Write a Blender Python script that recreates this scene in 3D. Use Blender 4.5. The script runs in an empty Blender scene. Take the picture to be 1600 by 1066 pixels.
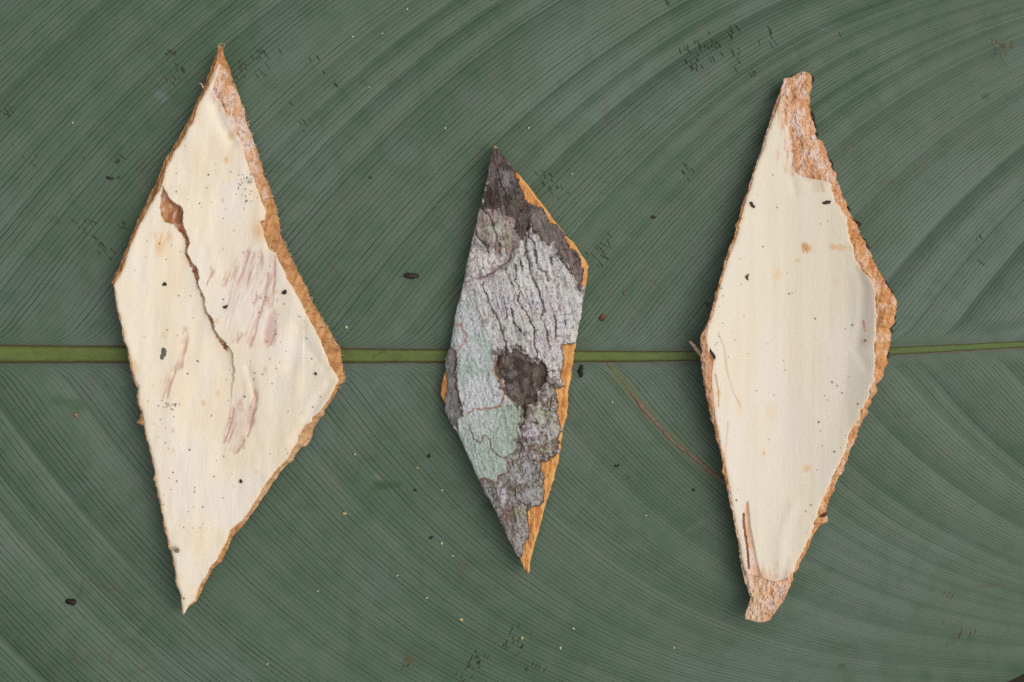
import bpy, math, random
import numpy as np

# ------------------------------------------------------------------ camera, sky, sun, exposure
S = 0.0002                 # metres per unit; layout unit = 0.2 mm
CX, CY, DIST = 800.0, 533.0, 3500.0
sc = bpy.context.scene
cam_d = bpy.data.cameras.new('camera'); cam = bpy.data.objects.new('camera', cam_d)
sc.collection.objects.link(cam); sc.camera = cam
cam.location = (0, 0, DIST * S); cam.rotation_euler = (0, 0, 0)
cam_d.sensor_width = 36.0; cam_d.lens = 36.0 * DIST / 1600.0
cam_d.clip_start = 0.01; cam_d.clip_end = 50

SUN_EL, SUN_AZ = math.radians(62), math.radians(10)      # azimuth from +x (photo right), turned towards the photo's top
sdir = (math.cos(SUN_EL) * math.cos(SUN_AZ), math.cos(SUN_EL) * math.sin(SUN_AZ), math.sin(SUN_EL))
world = bpy.data.worlds.new('World'); sc.world = world; world.use_nodes = True
wn = world.node_tree; bg = wn.nodes['Background']
sky = wn.nodes.new('ShaderNodeTexSky'); sky.sky_type = 'NISHITA'; sky.sun_disc = False
sky.sun_elevation = SUN_EL; sky.sun_rotation = math.pi / 2 - SUN_AZ
sky.air_density = 1.0; sky.dust_density = 6.0; sky.ozone_density = 1.0
hs = wn.nodes.new('ShaderNodeHueSaturation'); hs.inputs['Saturation'].default_value = 0.35
wn.links.new(sky.outputs[0], hs.inputs['Color']); wn.links.new(hs.outputs[0], bg.inputs['Color'])
bg.inputs['Strength'].default_value = 0.096
sun_d = bpy.data.lights.new('sun', 'SUN'); sun = bpy.data.objects.new('sun', sun_d); sc.collection.objects.link(sun)
sun_d.energy = 0.78; sun_d.angle = math.radians(95); sun_d.color = (1.0, 0.95, 0.87)
import mathutils
sun.rotation_euler = mathutils.Vector(sdir).to_track_quat('Z', 'Y').to_euler()
vs = sc.view_settings; vs.view_transform = 'Standard'; vs.look = 'None'; vs.gamma = 1.0
vs.use_curve_mapping = False; vs.exposure = 0.03
sc.cycles.use_denoising = False

# ------------------------------------------------------------------ helpers
rng = np.random.default_rng(7); random.seed(7)

def lin(r, g, b):
    c = np.array([r, g, b], float) / 255.0
    return np.where(c <= 0.04045, c / 12.92, ((c + 0.055) / 1.055) ** 2.4)

def vnoise(x, y, seed=0):
    x = np.asarray(x, float); y = np.asarray(y, float)
    xi = np.floor(x).astype(np.int64); yi = np.floor(y).astype(np.int64)
    fx = x - xi; fy = y - yi
    fx = fx * fx * (3 - 2 * fx); fy = fy * fy * (3 - 2 * fy)
    def h(a, b):
        n = (a * 374761393 + b * 668265263 + seed * 974634777) & 0xffffffff
        n = ((n ^ (n >> 13)) * 1274126177) & 0xffffffff
        n = n ^ (n >> 16)
        return (n & 0xffff) / 65535.0
    a = h(xi, yi); b = h(xi + 1, yi); c = h(xi, yi + 1); d = h(xi + 1, yi + 1)
    return (a + (b - a) * fx) * (1 - fy) + (c + (d - c) * fx) * fy

def fbm(x, y, o=3, seed=0):           # roughly -1 .. 1
    s = 0; a = 0.5; t = 0
    for i in range(o):
        s = s + a * (vnoise(x * 2 ** i + 17.3 * i, y * 2 ** i - 9.1 * i, seed + i) * 2 - 1); t += a; a *= 0.5
    return s / t

def sstep(a, b, x):
    t = np.clip((x - a) / (b - a), 0, 1); return t * t * (3 - 2 * t)

def crop(x0, y0, w, W, pts):          # measured on an enlarged view: origin, width of the view in units, width enlarged
    k = w / W
    return [(x0 + p[0] * k, y0 + p[1] * k) for p in pts]
A = lambda *p: crop(150, 40, 410, 1366, p)
B = lambda *p: crop(150, 340, 410, 1366, p)
C = lambda *p: crop(150, 640, 410, 1285, p)
Dd = lambda *p: crop(640, 210, 340, 1250, p)
E = lambda *p: crop(640, 480, 340, 1510, p)
F = lambda *p: crop(640, 680, 340, 1510, p)
G = lambda *p: crop(1060, 90, 380, 1500, p)
H = lambda *p: crop(1060, 340, 380, 1266, p)
I = lambda *p: crop(1060, 640, 380, 1157, p)
J = lambda *p: crop(690, 380, 250, 1481, p)
K = lambda *p: crop(690, 220, 250, 1481, p)
M_ = lambda *p: crop(690, 550, 250, 1481, p)
N_ = lambda *p: crop(690, 700, 250, 1332, p)

def pl_dist(x, y, pts, reach=30):     # distance to a polyline, big beyond reach
    out = np.full(x.shape, 1e3); P = np.array(pts, float)
    m = (x > P[:, 0].min() - reach) & (x < P[:, 0].max() + reach) & (y > P[:, 1].min() - reach) & (y < P[:, 1].max() + reach)
    if not m.any(): return out
    xx, yy = x[m], y[m]; d = np.full(xx.shape, 1e6)
    for (ax, ay), (bx, by) in zip(P[:-1], P[1:]):
        vx, vy = bx - ax, by - ay; L2 = vx * vx + vy * vy + 1e-9
        t = np.clip(((xx - ax) * vx + (yy - ay) * vy) / L2, 0, 1)
        d = np.minimum(d, (xx - ax - t * vx) ** 2 + (yy - ay - t * vy) ** 2)
    out[m] = np.sqrt(d); return out

def pg_sd(x, y, pts, reach=30):       # signed distance to a polygon, negative inside
    P = list(pts) + [pts[0]]; d = pl_dist(x, y, P, reach)
    ins = np.zeros(x.shape, bool)
    for (ax, ay), (bx, by) in zip(P[:-1], P[1:]):
        if ay == by: continue
        c = ((ay > y) != (by > y)) & (x < (bx - ax) * (y - ay) / (by - ay) + ax)
        ins ^= c
    return np.where(ins, -d, d)

def mix(col, mask, rgb):
    m = np.clip(mask, 0, 1)[..., None]
    return col * (1 - m) + np.asarray(rgb) * m

def side(pts, ys):                    # x as a function of y along one side of a piece
    P = sorted(pts, key=lambda p: p[1]); yy = np.array([p[1] for p in P]); xx = np.array([p[0] for p in P])
    return np.interp(ys, yy, xx)

COL = sc.collection
def make_mesh(name, V, Q, T=None, col=None, mat=None, parent=None, attrs=None, smooth=True):
    me = bpy.data.meshes.new(name)
    V = np.asarray(V, np.float32).reshape(-1, 3); Q = np.asarray(Q, np.int32).reshape(-1, 4)
    T = np.zeros((0, 3), np.int32) if T is None or len(T) == 0 else np.asarray(T, np.int32).reshape(-1, 3)
    me.vertices.add(len(V)); me.vertices.foreach_set('co', V.ravel())
    loops = np.concatenate([Q.ravel(), T.ravel()]).astype(np.int32)
    me.loops.add(len(loops)); me.loops.foreach_set('vertex_index', loops)
    st = np.concatenate([np.arange(len(Q)) * 4, len(Q) * 4 + np.arange(len(T)) * 3]).astype(np.int32)
    me.polygons.add(len(st)); me.polygons.foreach_set('loop_start', st)
    me.polygons.foreach_set('use_smooth', np.full(len(st), smooth))
    me.update(calc_edges=True); me.validate()
    if col is not None:
        a = me.attributes.new('Col', 'FLOAT_COLOR', 'POINT')
        c = np.ones((len(V), 4), np.float32); c[:, :3] = np.clip(np.asarray(col).reshape(-1, 3), 0, 1); a.data.foreach_set('color', c.ravel())
    for k, v in (attrs or {}).items():
        a = me.attributes.new(k, 'FLOAT', 'POINT'); a.data.foreach_set('value', np.asarray(v, np.float32).ravel())
    if mat: me.materials.append(mat)
    o = bpy.data.objects.new(name, me); COL.objects.link(o)
    if parent: o.parent = parent
    return o

def to_world(x, y, z, k=1.0):
    return np.stack([(x - CX) * S * k, (CY - y) * S * k, z * S], -1)

def thing(name, label, cat, group=None):
    o = bpy.data.objects.new(name, None); COL.objects.link(o); o.empty_display_size = 0.02
    o['label'] = label; o['category'] = cat
    if group: o['group'] = group
    return o
def tag(o, label=None, cat=None, group=None, kind=None):
    for k, v in (('label', label), ('category', cat), ('group', group), ('kind', kind)):
        if v: o[k] = v
    return o

# ------------------------------------------------------------------ materials
def base_mat(name, rough=0.7, spec=0.3, grain=0.12, gscale=2500, bump=0.25, bscale=1800, stretch=(1, 1, 1), sss=0.0):
    m = bpy.data.materials.new(name); m.use_nodes = True; nt = m.node_tree; b = nt.nodes['Principled BSDF']
    at = nt.nodes.new('ShaderNodeAttribute'); at.attribute_name = 'Col'
    tc = nt.nodes.new('ShaderNodeTexCoord'); mp = nt.nodes.new('ShaderNodeMapping'); mp.inputs['Scale'].default_value = stretch
    nt.links.new(tc.outputs['Object'], mp.inputs['Vector'])
    n1 = nt.nodes.new('ShaderNodeTexNoise'); n1.inputs['Scale'].default_value = gscale; n1.inputs['Detail'].default_value = 3
    n2 = nt.nodes.new('ShaderNodeTexNoise'); n2.inputs['Scale'].default_value = bscale; n2.inputs['Detail'].default_value = 4
    nt.links.new(mp.outputs[0], n1.inputs['Vector']); nt.links.new(mp.outputs[0], n2.inputs['Vector'])
    mr = nt.nodes.new('ShaderNodeMapRange'); mr.inputs['From Min'].default_value = 0.25; mr.inputs['From Max'].default_value = 0.75
    mr.inputs['To Min'].default_value = 1 - grain; mr.inputs['To Max'].default_value = 1 + grain
    nt.links.new(n1.outputs['Fac'], mr.inputs['Value'])
    mx = nt.nodes.new('ShaderNodeVectorMath'); mx.operation = 'SCALE'
    nt.links.new(at.outputs['Color'], mx.inputs[0]); nt.links.new(mr.outputs[0], mx.inputs['Scale'])
    nt.links.new(mx.outputs[0], b.inputs['Base Color'])
    bp = nt.nodes.new('ShaderNodeBump'); bp.inputs['Strength'].default_value = bump; bp.inputs['Distance'].default_value = 0.0004
    nt.links.new(n2.outputs['Fac'], bp.inputs['Height']); nt.links.new(bp.outputs[0], b.inputs['Normal'])
    b.inputs['Roughness'].default_value = rough; b.inputs['Specular IOR Level'].default_value = spec
    if sss:
        b.inputs['Subsurface Weight'].default_value = sss; b.inputs['Subsurface Radius'].default_value = (1.0, 0.6, 0.3)
        b.inputs['Subsurface Scale'].default_value = 0.0015
    return m
MAT_CREAM = base_mat('inner_bark_cream', 0.6, 0.25, 0.03, 3000, 0.12, 1100, (1.0, 0.4, 1.0))
MAT_RIM = base_mat('bark_cut_edge', 0.8, 0.2, 0.14, 2600, 0.5, 1500, (1.0, 0.3, 1.0))
MAT_BARK = base_mat('outer_bark', 0.85, 0.2, 0.20, 3200, 0.5, 2000)
MAT_ORANGE = base_mat('orange_inner_bark', 0.7, 0.25, 0.12, 2600, 0.4, 1600)
MAT_CRUMB = base_mat('crumb', 0.6, 0.4, 0.25, 4000, 0.5, 3000)
MAT_FIBRE = base_mat('fibre', 0.7, 0.2, 0.1, 3000, 0.0, 2000)
MAT_RIB = base_mat('midrib_green', 0.5, 0.35, 0.12, 2500, 0.2, 1500, (0.3, 1, 1))

def leaf_mat():
    m = bpy.data.materials.new('leaf_blade'); m.use_nodes = True; nt = m.node_tree; L = nt.links.new
    b = nt.nodes['Principled BSDF']
    def math_(op, a, bv=None, clamp=False):
        n = nt.nodes.new('ShaderNodeMath'); n.operation = op; n.use_clamp = clamp
        for i, v in enumerate((a, bv)):
            if v is None: continue
            if isinstance(v, (int, float)): n.inputs[i].default_value = v
            else: L(v, n.inputs[i])
        return n.outputs[0]
    at = nt.nodes.new('ShaderNodeAttribute'); at.attribute_name = 'Col'
    av = nt.nodes.new('ShaderNodeAttribute'); av.attribute_name = 'vein'; u = av.outputs['Fac']
    tc = nt.nodes.new('ShaderNodeTexCoord')
    nz = nt.nodes.new('ShaderNodeTexNoise'); nz.inputs['Scale'].default_value = 120; nz.inputs['Detail'].default_value = 2
    L(tc.outputs['Object'], nz.inputs['Vector'])
    uw = math_('ADD', u, math_('MULTIPLY', math_('SUBTRACT', nz.outputs['Fac'], 0.5), 0.4))
    fl = math_('FLOOR', uw); fr = math_('FRACT', uw)
    wn_ = nt.nodes.new('ShaderNodeTexWhiteNoise'); wn_.noise_dimensions = '1D'; L(fl, wn_.inputs['W'])
    off = math_('ADD', math_('MULTIPLY', math_('SUBTRACT', wn_.outputs['Value'], 0.5), 0.28), 0.5)   # uneven spacing
    d = math_('ABSOLUTE', math_('SUBTRACT', fr, off))
    wn2 = nt.nodes.new('ShaderNodeTexWhiteNoise'); wn2.noise_dimensions = '1D'; L(math_('ADD', fl, 91.7), wn2.inputs['W'])
    nv = nt.nodes.new('ShaderNodeTexNoise'); nv.inputs['Scale'].default_value = 190; nv.inputs['Detail'].default_value = 3; L(tc.outputs['Object'], nv.inputs['Vector'])
    stren = math_('MULTIPLY', math_('ADD', math_('MULTIPLY', wn2.outputs['Value'], 0.75), 0.4), math_('ADD', math_('MULTIPLY', nv.outputs['Fac'], 1.5), 0.3))
    line = math_('MULTIPLY', math_('SUBTRACT', 1.0, math_('DIVIDE', d, 0.13), True), stren)
    # faint finer veins between
    f4 = math_('FRACT', math_('MULTIPLY', uw, 5.0))
    d4 = math_('ABSOLUTE', math_('SUBTRACT', f4, 0.5))
    fine = math_('MULTIPLY', math_('SUBTRACT', 1.0, math_('DIVIDE', d4, 0.25), True), 0.10)
    tot = math_('MAXIMUM', line, fine)
    g = nt.nodes.new('ShaderNodeTexNoise'); g.inputs['Scale'].default_value = 3000; g.inputs['Detail'].default_value = 3; L(tc.outputs['Object'], g.inputs['Vector'])
    mr = nt.nodes.new('ShaderNodeMapRange'); mr.inputs['From Min'].default_value = .25; mr.inputs['From Max'].default_value = .75
    mr.inputs['To Min'].default_value = .90; mr.inputs['To Max'].default_value = 1.10; L(g.outputs['Fac'], mr.inputs['Value'])
    sc_ = nt.nodes.new('ShaderNodeVectorMath'); sc_.operation = 'SCALE'; L(at.outputs['Color'], sc_.inputs[0]); L(mr.outputs[0], sc_.inputs['Scale'])
    mx = nt.nodes.new('ShaderNodeMix'); mx.data_type = 'RGBA'; L(math_('MULTIPLY', tot, 1.0, True), mx.inputs['Factor'])
    L(sc_.outputs[0], mx.inputs['A']); mx.inputs['B'].default_value = (*lin(22, 40, 18), 1)
    L(mx.outputs['Result'], b.inputs['Base Color'])
    bp = nt.nodes.new('ShaderNodeBump'); bp.inputs['Strength'].default_value = 0.22; bp.inputs['Distance'].default_value = 0.0002; bp.invert = True
    L(math_('ADD', line, math_('MULTIPLY', g.outputs['Fac'], 0.35)), bp.inputs['Height']); L(bp.outputs[0], b.inputs['Normal'])
    b.inputs['Roughness'].default_value = 0.5; b.inputs['Specular IOR Level'].default_value = 0.4
    return m
MAT_LEAF = leaf_mat()

def plain_mat(name, a, c, rough=0.9, scale=40):
    m = bpy.data.materials.new(name); m.use_nodes = True; nt = m.node_tree; b = nt.nodes['Principled BSDF']
    n = nt.nodes.new('ShaderNodeTexNoise'); n.inputs['Scale'].default_value = scale; n.inputs['Detail'].default_value = 6
    r = nt.nodes.new('ShaderNodeValToRGB'); r.color_ramp.elements[0].color = (*a, 1); r.color_ramp.elements[1].color = (*c, 1)
    nt.links.new(n.outputs['Fac'], r.inputs[0]); nt.links.new(r.outputs[0], b.inputs['Base Color']); b.inputs['Roughness'].default_value = rough
    return m

# ------------------------------------------------------------------ ground under the leaf (only its dark edge shows at a corner)
gx, gy = np.meshgrid(np.linspace(-1400, 3000, 60), np.linspace(-1300, 2400, 50))
gz = -70 + 8 * fbm(gx / 200, gy / 200, 3, 5)
n = gx.shape; idx = np.arange(gx.size).reshape(n)
q = np.stack([idx[:-1, :-1], idx[1:, :-1], idx[1:, 1:], idx[:-1, 1:]], -1)
tag(make_mesh('ground', to_world(gx, gy, gz), q, mat=plain_mat('dark_soil', lin(28, 24, 20), lin(55, 47, 38))), kind='structure')

# ------------------------------------------------------------------ the big leaf
MIDX = np.array([-700, 0, 400, 700, 1000, 1095, 1400, 1600, 1900, 2250.]); MIDY = np.array([549, 553, 555, 556.5, 557, 556, 548.5, 538, 520, 492.])
HWX = np.array([-700, 0, 400, 700, 1100, 1400, 1600, 1900, 2250.]); HWY = np.array([18, 14, 11.8, 10.3, 7.3, 5.6, 4.6, 3.0, 0.8])
def mid_y(x): return np.interp(x, MIDX, MIDY)
def half_w(x): return np.interp(x, HWX, HWY)
LX = np.arange(-700, 2250.1, 3.0)
DY = np.concatenate([np.arange(0, 30, 1.3), np.arange(30.4, 760, 3.0)])
X0 = np.arange(-2600, 2300, 6.0)
def trace(up):
    """x position of every side vein (started at X0 on the midrib) at each distance DY from the midrib"""
    out = np.zeros((len(DY), len(X0))); x = X0.copy(); out[0] = x
    for i in range(1, len(DY)):
        dy = 0.5 * (DY[i] + DY[i - 1]); h = DY[i] - DY[i - 1]
        if up:
            a = np.interp(x, [0, 600, 1000, 1500, 2200], [0.40, 0.58, 0.70, 1.04, 1.25]); t = 1.35 - a * (dy / 500) ** 1.15
        else:
            a = np.interp(x, [0, 500, 1000, 1400, 2200], [0.45, 0.80, 1.13, 1.37, 1.5]); t = 1.48 - a * (dy / 500) ** 0.8
        t = np.maximum(t, 0.13)
        x = x + h * (1 / t + 2.6 * math.exp(-dy / 11)); out[i] = np.maximum.accumulate(x + np.arange(len(x)) * 1e-6)
        x = out[i].copy()
    return out
def vein_index(x0): return np.interp(x0, [-2600, 0, 700, 1400, 2300], [-240.0, 0, 65, 146, 262])
TR = {True: trace(True), False: trace(False)}
# pleat profile along the vein index: each pleat rises slowly and ends in a crease
kn = {True: 0, False: 1}
def pleat_table(seed):               # arches between sharp creases
    r = np.random.default_rng(seed); uu = np.arange(-300, 330, 0.05); hh = np.zeros_like(uu); a = -300.0
    while a < 330:
        w = r.choice([r.uniform(4, 8), r.uniform(9, 18)]); am = w * r.uniform(0.03, 0.1); m = (uu >= a) & (uu < a + w); t = (uu[m] - a) / w
        hh[m] = am * (4 * t * (1 - t)) ** 0.9; a += w
    k = np.hanning(9); k /= k.sum(); return uu, np.convolve(hh, k, 'same')
PL = {True: pleat_table(3), False: pleat_table(11)}

def leaf_u(up, x, dy):                # arrays x (cols) per row dy index not needed: bilinear through rows
    tr = TR[up]; i = np.clip(np.searchsorted(DY, dy) - 1, 0, len(DY) - 2)
    f = (dy - DY[i]) / (DY[i + 1] - DY[i])
    return vein_index(np.interp(x, tr[i] * (1 - f) + tr[i + 1] * f, X0))
def pleat_amp(up, x, dy, u):
    if up:
        w = 0.48 + 0.7 * sstep(1250, 1500, x) + 1.2 * sstep(220, 480, dy) * sstep(150, 600, x) * sstep(1500, 1250, x) + 0.25 * sstep(400, 0, x)
    else:
        w = 0.22 + 0.38 * sstep(1250, 1500, x) * sstep(420, 100, dy) + 0.5 * sstep(330, 120, x)
    return w * sstep(0, 40, dy) * (0.75 + 0.5 * vnoise(x / 260, dy / 190, 31))
def leaf_z(up, x, dy, u):
    uu, hh = PL[up]
    z = 7.5 * pleat_amp(up, x, dy, u) * (np.interp(u, uu, hh) - 0.3)
    z = z + 4.0 * fbm(x / 330, dy / 260, 2, 8 if up else 9) - 2
    edge = sstep(0, 26, dy)
    if not up: z = z - 26 * (dy / 500) ** 2
    return z * edge - 1.0 - 2.0 * np.exp(-(dy / 9.0) ** 2)
def leaf_point_z(x, y):
    m = mid_y(x); hw = half_w(x)
    up = y < m
    dy = max(0.0, abs(y - m) - hw * 0.9)
    u = leaf_u(up, np.array([x]), dy)
    return float(leaf_z(up, np.array([x]), np.array([dy]), u)[0])
def vein_dir(x, y):
    up = y < mid_y(x); dy = abs(y - mid_y(x))
    if up: t = 1.35 - np.interp(x, [0, 600, 1000, 1500], [0.40, 0.58, 0.70, 1.04]) * (dy / 500) ** 1.15
    else: t = -(1.48 - np.interp(x, [0, 500, 1000, 1400], [0.45, 0.80, 1.13, 1.37]) * (dy / 500) ** 0.8)
    return (1.0, -t)                  # in photo axes (y down)

leaf = thing('large_leaf', 'huge dark green ribbed leaf spread flat under the three bark pieces', 'leaf')
SMUDGES = [  # x, y, rx, ry, angle, colour, strength  -- rubbed and stained spots on the blade itself
    (605, 760, 26, 7, -10, (48, 82, 42), .8), (592, 757, 12, 8, 30, (45, 78, 40), .8), (118, 632, 22, 12, 30, (52, 84, 48), .7), (95, 626, 14, 9, 0, (55, 84, 52), .5),
    (1010, 438, 10, 3, 0, (60, 92, 60), .6), (760, 790, 9, 8, 0, (45, 72, 40), .6), (1540, 150, 9, 6, -30, (45, 66, 48), .7), (1320, 1044, 8, 5, 0, (50, 74, 56), .6),
    (250, 150, 14, 10, 40, (108, 118, 122), .55), (1090, 822, 24, 4, -30, (100, 115, 100), .5), (590, 746, 8, 8, 0, (118, 118, 105), .5), (1285, 45, 16, 2.5, 10, (120, 128, 125), .5)]
MINES = [  # thin wandering surface traces
    [(165, 1040), (172, 1020), (182, 1008), (197, 1001), (213, 1004), (225, 1018), (240, 1035)], [(167, 1034), (180, 1050), (187, 1056)], [(205, 1053), (220, 1052), (226, 1048)],
    [(113, 1030), (118, 1040), (126, 1043), (132, 1032)], [(98, 966), (107, 965), (112, 952)], [(120, 935), (128, 905), (166, 924), (180, 920), (193, 930)],
    [(505, 405), (520, 418), (528, 424)], [(548, 447), (560, 444), (568, 440)], [(562, 122), (570, 130), (580, 134)], [(605, 130), (612, 120), (622, 112)],
    [(1370, 287), (1385, 284), (1398, 284)], [(1545, 300), (1568, 290), (1577, 280)], [(763, 40), (764, 50), (776, 54)], [(1240, 70), (1250, 82), (1253, 92)],
    [(560, 730), (566, 720), (590, 718)], [(660, 890), (655, 905), (662, 925)], [(715, 895), (720, 905), (730, 912)], [(905, 1055), (915, 1045), (912, 1032)], [(1530, 920), (1560, 915), (1575, 918)]]
SCAR = [(948, 566), (957, 578), (968, 592), (978, 603), (985, 612), (992, 620), (1000, 630), (1006, 641), (1018, 653), (1030, 666), (1045, 683), (1062, 699), (1080, 712), (1096, 724), (1110, 736), (1124, 746), (1140, 760)]
def blade(up):
    tr = TR[up]; R, Cn = len(DY), len(LX)
    X = np.repeat(LX[None], R, 0); DD = np.repeat(DY[:, None], Cn, 1)
    # the margin: width of this half along the leaf; rows are compressed to end there
    if up: wmax = np.interp(LX, [-700, 0, 800, 1400, 1800, 2100, 2250], [640, 700, 745, 720, 560, 260, 6])
    else: wmax = np.interp(LX, [-700, 0, 800, 1200, 1450, 1560, 1600, 1700, 2000, 2250], [640, 690, 690, 620, 560, 539, 521, 470, 250, 6])
    DDm = np.minimum(DD, wmax[None])
    U = np.stack([vein_index(np.interp(LX, tr[i], X0)) for i in range(R)])
    Z = leaf_z(up, X, DDm, U)
    Y = mid_y(X) + (-1 if up else 1) * (half_w(X) * 0.9 + DDm)
    if not up:                       # the margin near the tip rolls down
        near = np.clip(1 - (wmax[None] - DDm) / 40, 0, 1); Z = Z - 9 * near ** 2 * sstep(1350, 1600, X)
    g1 = fbm(X / 150, Y / 150, 3, 40); g2 = fbm(U / 3.2, DDm / 130, 3, 44); g3 = fbm(X / 22, Y / 22, 2, 47)
    col = np.zeros(X.shape + (3,)) + lin(77, 99, 78)
    col = mix(col, 0.5 + 0.5 * g2, lin(86, 107, 88)); col = mix(col, sstep(0.0, 0.5, g1) * 0.6, lin(92, 110, 98))
    col = mix(col, sstep(0.05, 0.5, -g1) * 0.5, lin(66, 94, 66)); col = mix(col, sstep(0.1, 0.5, g3) * 0.25, lin(102, 106, 96)); col = mix(col, sstep(0.1, 0.5, -g3) * 0.28, lin(62, 88, 60))
    for i, c in enumerate(((98, 92, 76), (60, 86, 52))):
        s = fbm(X / 38, Y / 38, 3, 60 + i); col = mix(col, sstep(0.45, 0.8, s) * 0.35, lin(*c))
    for (sx, sy, rx, ry, an, c, st) in SMUDGES:
        ca, sa = math.cos(math.radians(an)), math.sin(math.radians(an)); dx, dyy = X - sx, Y - sy
        e = np.sqrt(((dx * ca + dyy * sa) / rx) ** 2 + ((-dx * sa + dyy * ca) / ry) ** 2) + 0.35 * g3
        col = mix(col, sstep(1.15, 0.5, e) * st, lin(*c))
    for ln in MINES:
        col = mix(col, sstep(3.2, 1.0, pl_dist(X, Y, ln, 12)) * 0.45, lin(84, 74, 56))
    d = pl_dist(X, Y, SCAR, 40) + 4 * g3
    col = mix(col, sstep(13, 2, d) * 0.45, lin(108, 112, 66))
    # rough brown hem along the midrib
    hem = 5.5 + 4 * fbm(X / 9, np.zeros_like(X) + (3 if up else 7), 3, 71)
    col = mix(col, sstep(hem, hem * 0.3, DDm) * 0.75 * (0.6 if up else 1.0), lin(98, 86, 70))
    idx = np.arange(R * Cn).reshape(R, Cn)
    Q = np.stack([idx[:-1, :-1], idx[1:, :-1], idx[1:, 1:], idx[:-1, 1:]], -1)
    if up: Q = Q[..., ::-1]
    ok = (DD[:-1, :-1] < wmax[None, :-1]) | (DD[:-1, 1:] < wmax[None, 1:])
    o = make_mesh('blade', to_world(X, Y, Z), Q[ok], col=col, mat=MAT_LEAF, parent=leaf, attrs={'vein': U})
    return o
blade(True)['label'] = 'half of the blade above the midrib, pleated towards the right'
blade(False)['label'] = 'half of the blade below the midrib, smoother'

# midrib: a low rounded green rib
mx_ = np.arange(-700, 2250.1, 3.0); ang = np.linspace(0, math.pi, 15)
hw = half_w(mx_)[:, None] * (1 + 0.05 * fbm(mx_ / 14, mx_ * 0, 3, 5))[:, None]
YY = mid_y(mx_)[:, None] - np.cos(ang)[None] * hw; XX = np.repeat(mx_[:, None], 15, 1)
ZZ = np.sin(ang)[None] ** 0.6 * hw * 0.52 - 2.6 - 0.10 * hw * np.exp(-((ang[None] - 1.57) / 0.4) ** 2)
e = np.abs(np.cos(ang))[None] + 0.12 * fbm(XX / 6, YY / 6, 3, 12)
mc = np.zeros(XX.shape + (3,)) + np.array(lin(86, 104, 42)); mc = mix(mc, 0.5 + 0.5 * fbm(XX / 60, YY / 5, 3, 14), lin(98, 114, 52))
mc = mix(mc, sstep(0.6, 0.95, e) * 0.85, lin(84, 68, 44)); mc = mix(mc, sstep(0.15, 0.4, fbm(XX / 14, YY / 6, 3, 19)) * 0.35, lin(84, 80, 44)); mc = mix(mc, sstep(.1, .4, fbm(XX / 3, YY / 3, 2, 20)) * .25, lin(70, 84, 34))
mc = mix(mc, sstep(900, 1400, XX) * 0.35, lin(70, 98, 42))
for ln in ([(582, 562), (590, 553), (603, 548)], [(615, 552), (628, 557), (616, 564)], [(138, 556), (143, 562), (147, 560)]):
    mc = mix(mc, sstep(1.6, .4, pl_dist(XX, YY, ln, 8)) * .6, lin(60, 60, 30))
idx = np.arange(XX.size).reshape(XX.shape); q = np.stack([idx[:-1, :-1], idx[1:, :-1], idx[1:, 1:], idx[:-1, 1:]], -1)
make_mesh('midrib', to_world(XX, YY, ZZ), q, col=mc, mat=MAT_RIB, parent=leaf)

def tube_path(name, pts, rad, colf, mat, parent, zf, flat=0.5, seg=6, k=1.0, jit=0.0, step=2.0, smooth=True):
    P = np.array(pts, float); t = np.concatenate([[0], np.cumsum(np.hypot(*np.diff(P[:, :2], axis=0).T))])
    n = max(3, int(t[-1] / step)); s = np.linspace(0, t[-1], n)
    px, py = np.interp(s, t, P[:, 0]), np.interp(s, t, P[:, 1])
    px += jit * fbm(s / 5, s * 0, 2, 3); py += jit * fbm(s / 5, s * 0 + 9, 2, 4)
    tx, ty = np.gradient(px), np.gradient(py); l = np.hypot(tx, ty) + 1e-9; nx, ny = -ty / l, tx / l
    r = np.array([rad(v) for v in s / t[-1]]); a = np.linspace(0, 2 * math.pi, seg, endpoint=False)
    X = px[:, None] + nx[:, None] * np.cos(a) * r[:, None]; Y = py[:, None] + ny[:, None] * np.cos(a) * r[:, None]
    z0 = np.array([zf(i, x, y, v) for i, (x, y, v) in enumerate(zip(px, py, s / t[-1]))])
    Z = z0[:, None] + np.sin(a) * r[:, None] * flat
    col = np.array([[colf(x, y, v)] * seg for x, y, v in zip(px, py, s / t[-1])])
    idx = np.arange(n * seg).reshape(n, seg); q = np.stack([idx[:-1], idx[1:], np.roll(idx, -1, 1)[1:], np.roll(idx, -1, 1)[:-1]], -1)
    caps = [[idx[0, 0], idx[0, i], idx[0, i + 1]] for i in range(1, seg - 1)] + [[idx[-1, 0], idx[-1, i + 1], idx[-1, i]] for i in range(1, seg - 1)]
    return make_mesh(name, to_world(X, Y, Z, k), q, caps, col=col, mat=mat, parent=parent, smooth=smooth)
so = tube_path('scar', SCAR, lambda v: 0.9 + 1.9 * sstep(0.12, 0.35, v) + 1.8 * math.exp(-((v - 0.30) / 0.035) ** 2) + 0.5 * math.sin(v * 60), lambda x, y, v: mix(lin(112, 104, 62)[None], np.array([sstep(.15, .35, v)]), lin(128, 104, 88) * (0.8 + 0.4 * vnoise(x / 3, y / 3, 2)))[0],
    MAT_CRUMB, leaf, lambda i, x, y, v: leaf_point_z(x, y) + 0.2, 0.45, 7, jit=1.2)
so['label'] = 'thin brown scar running along the veins right of the grey bark piece'

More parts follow.
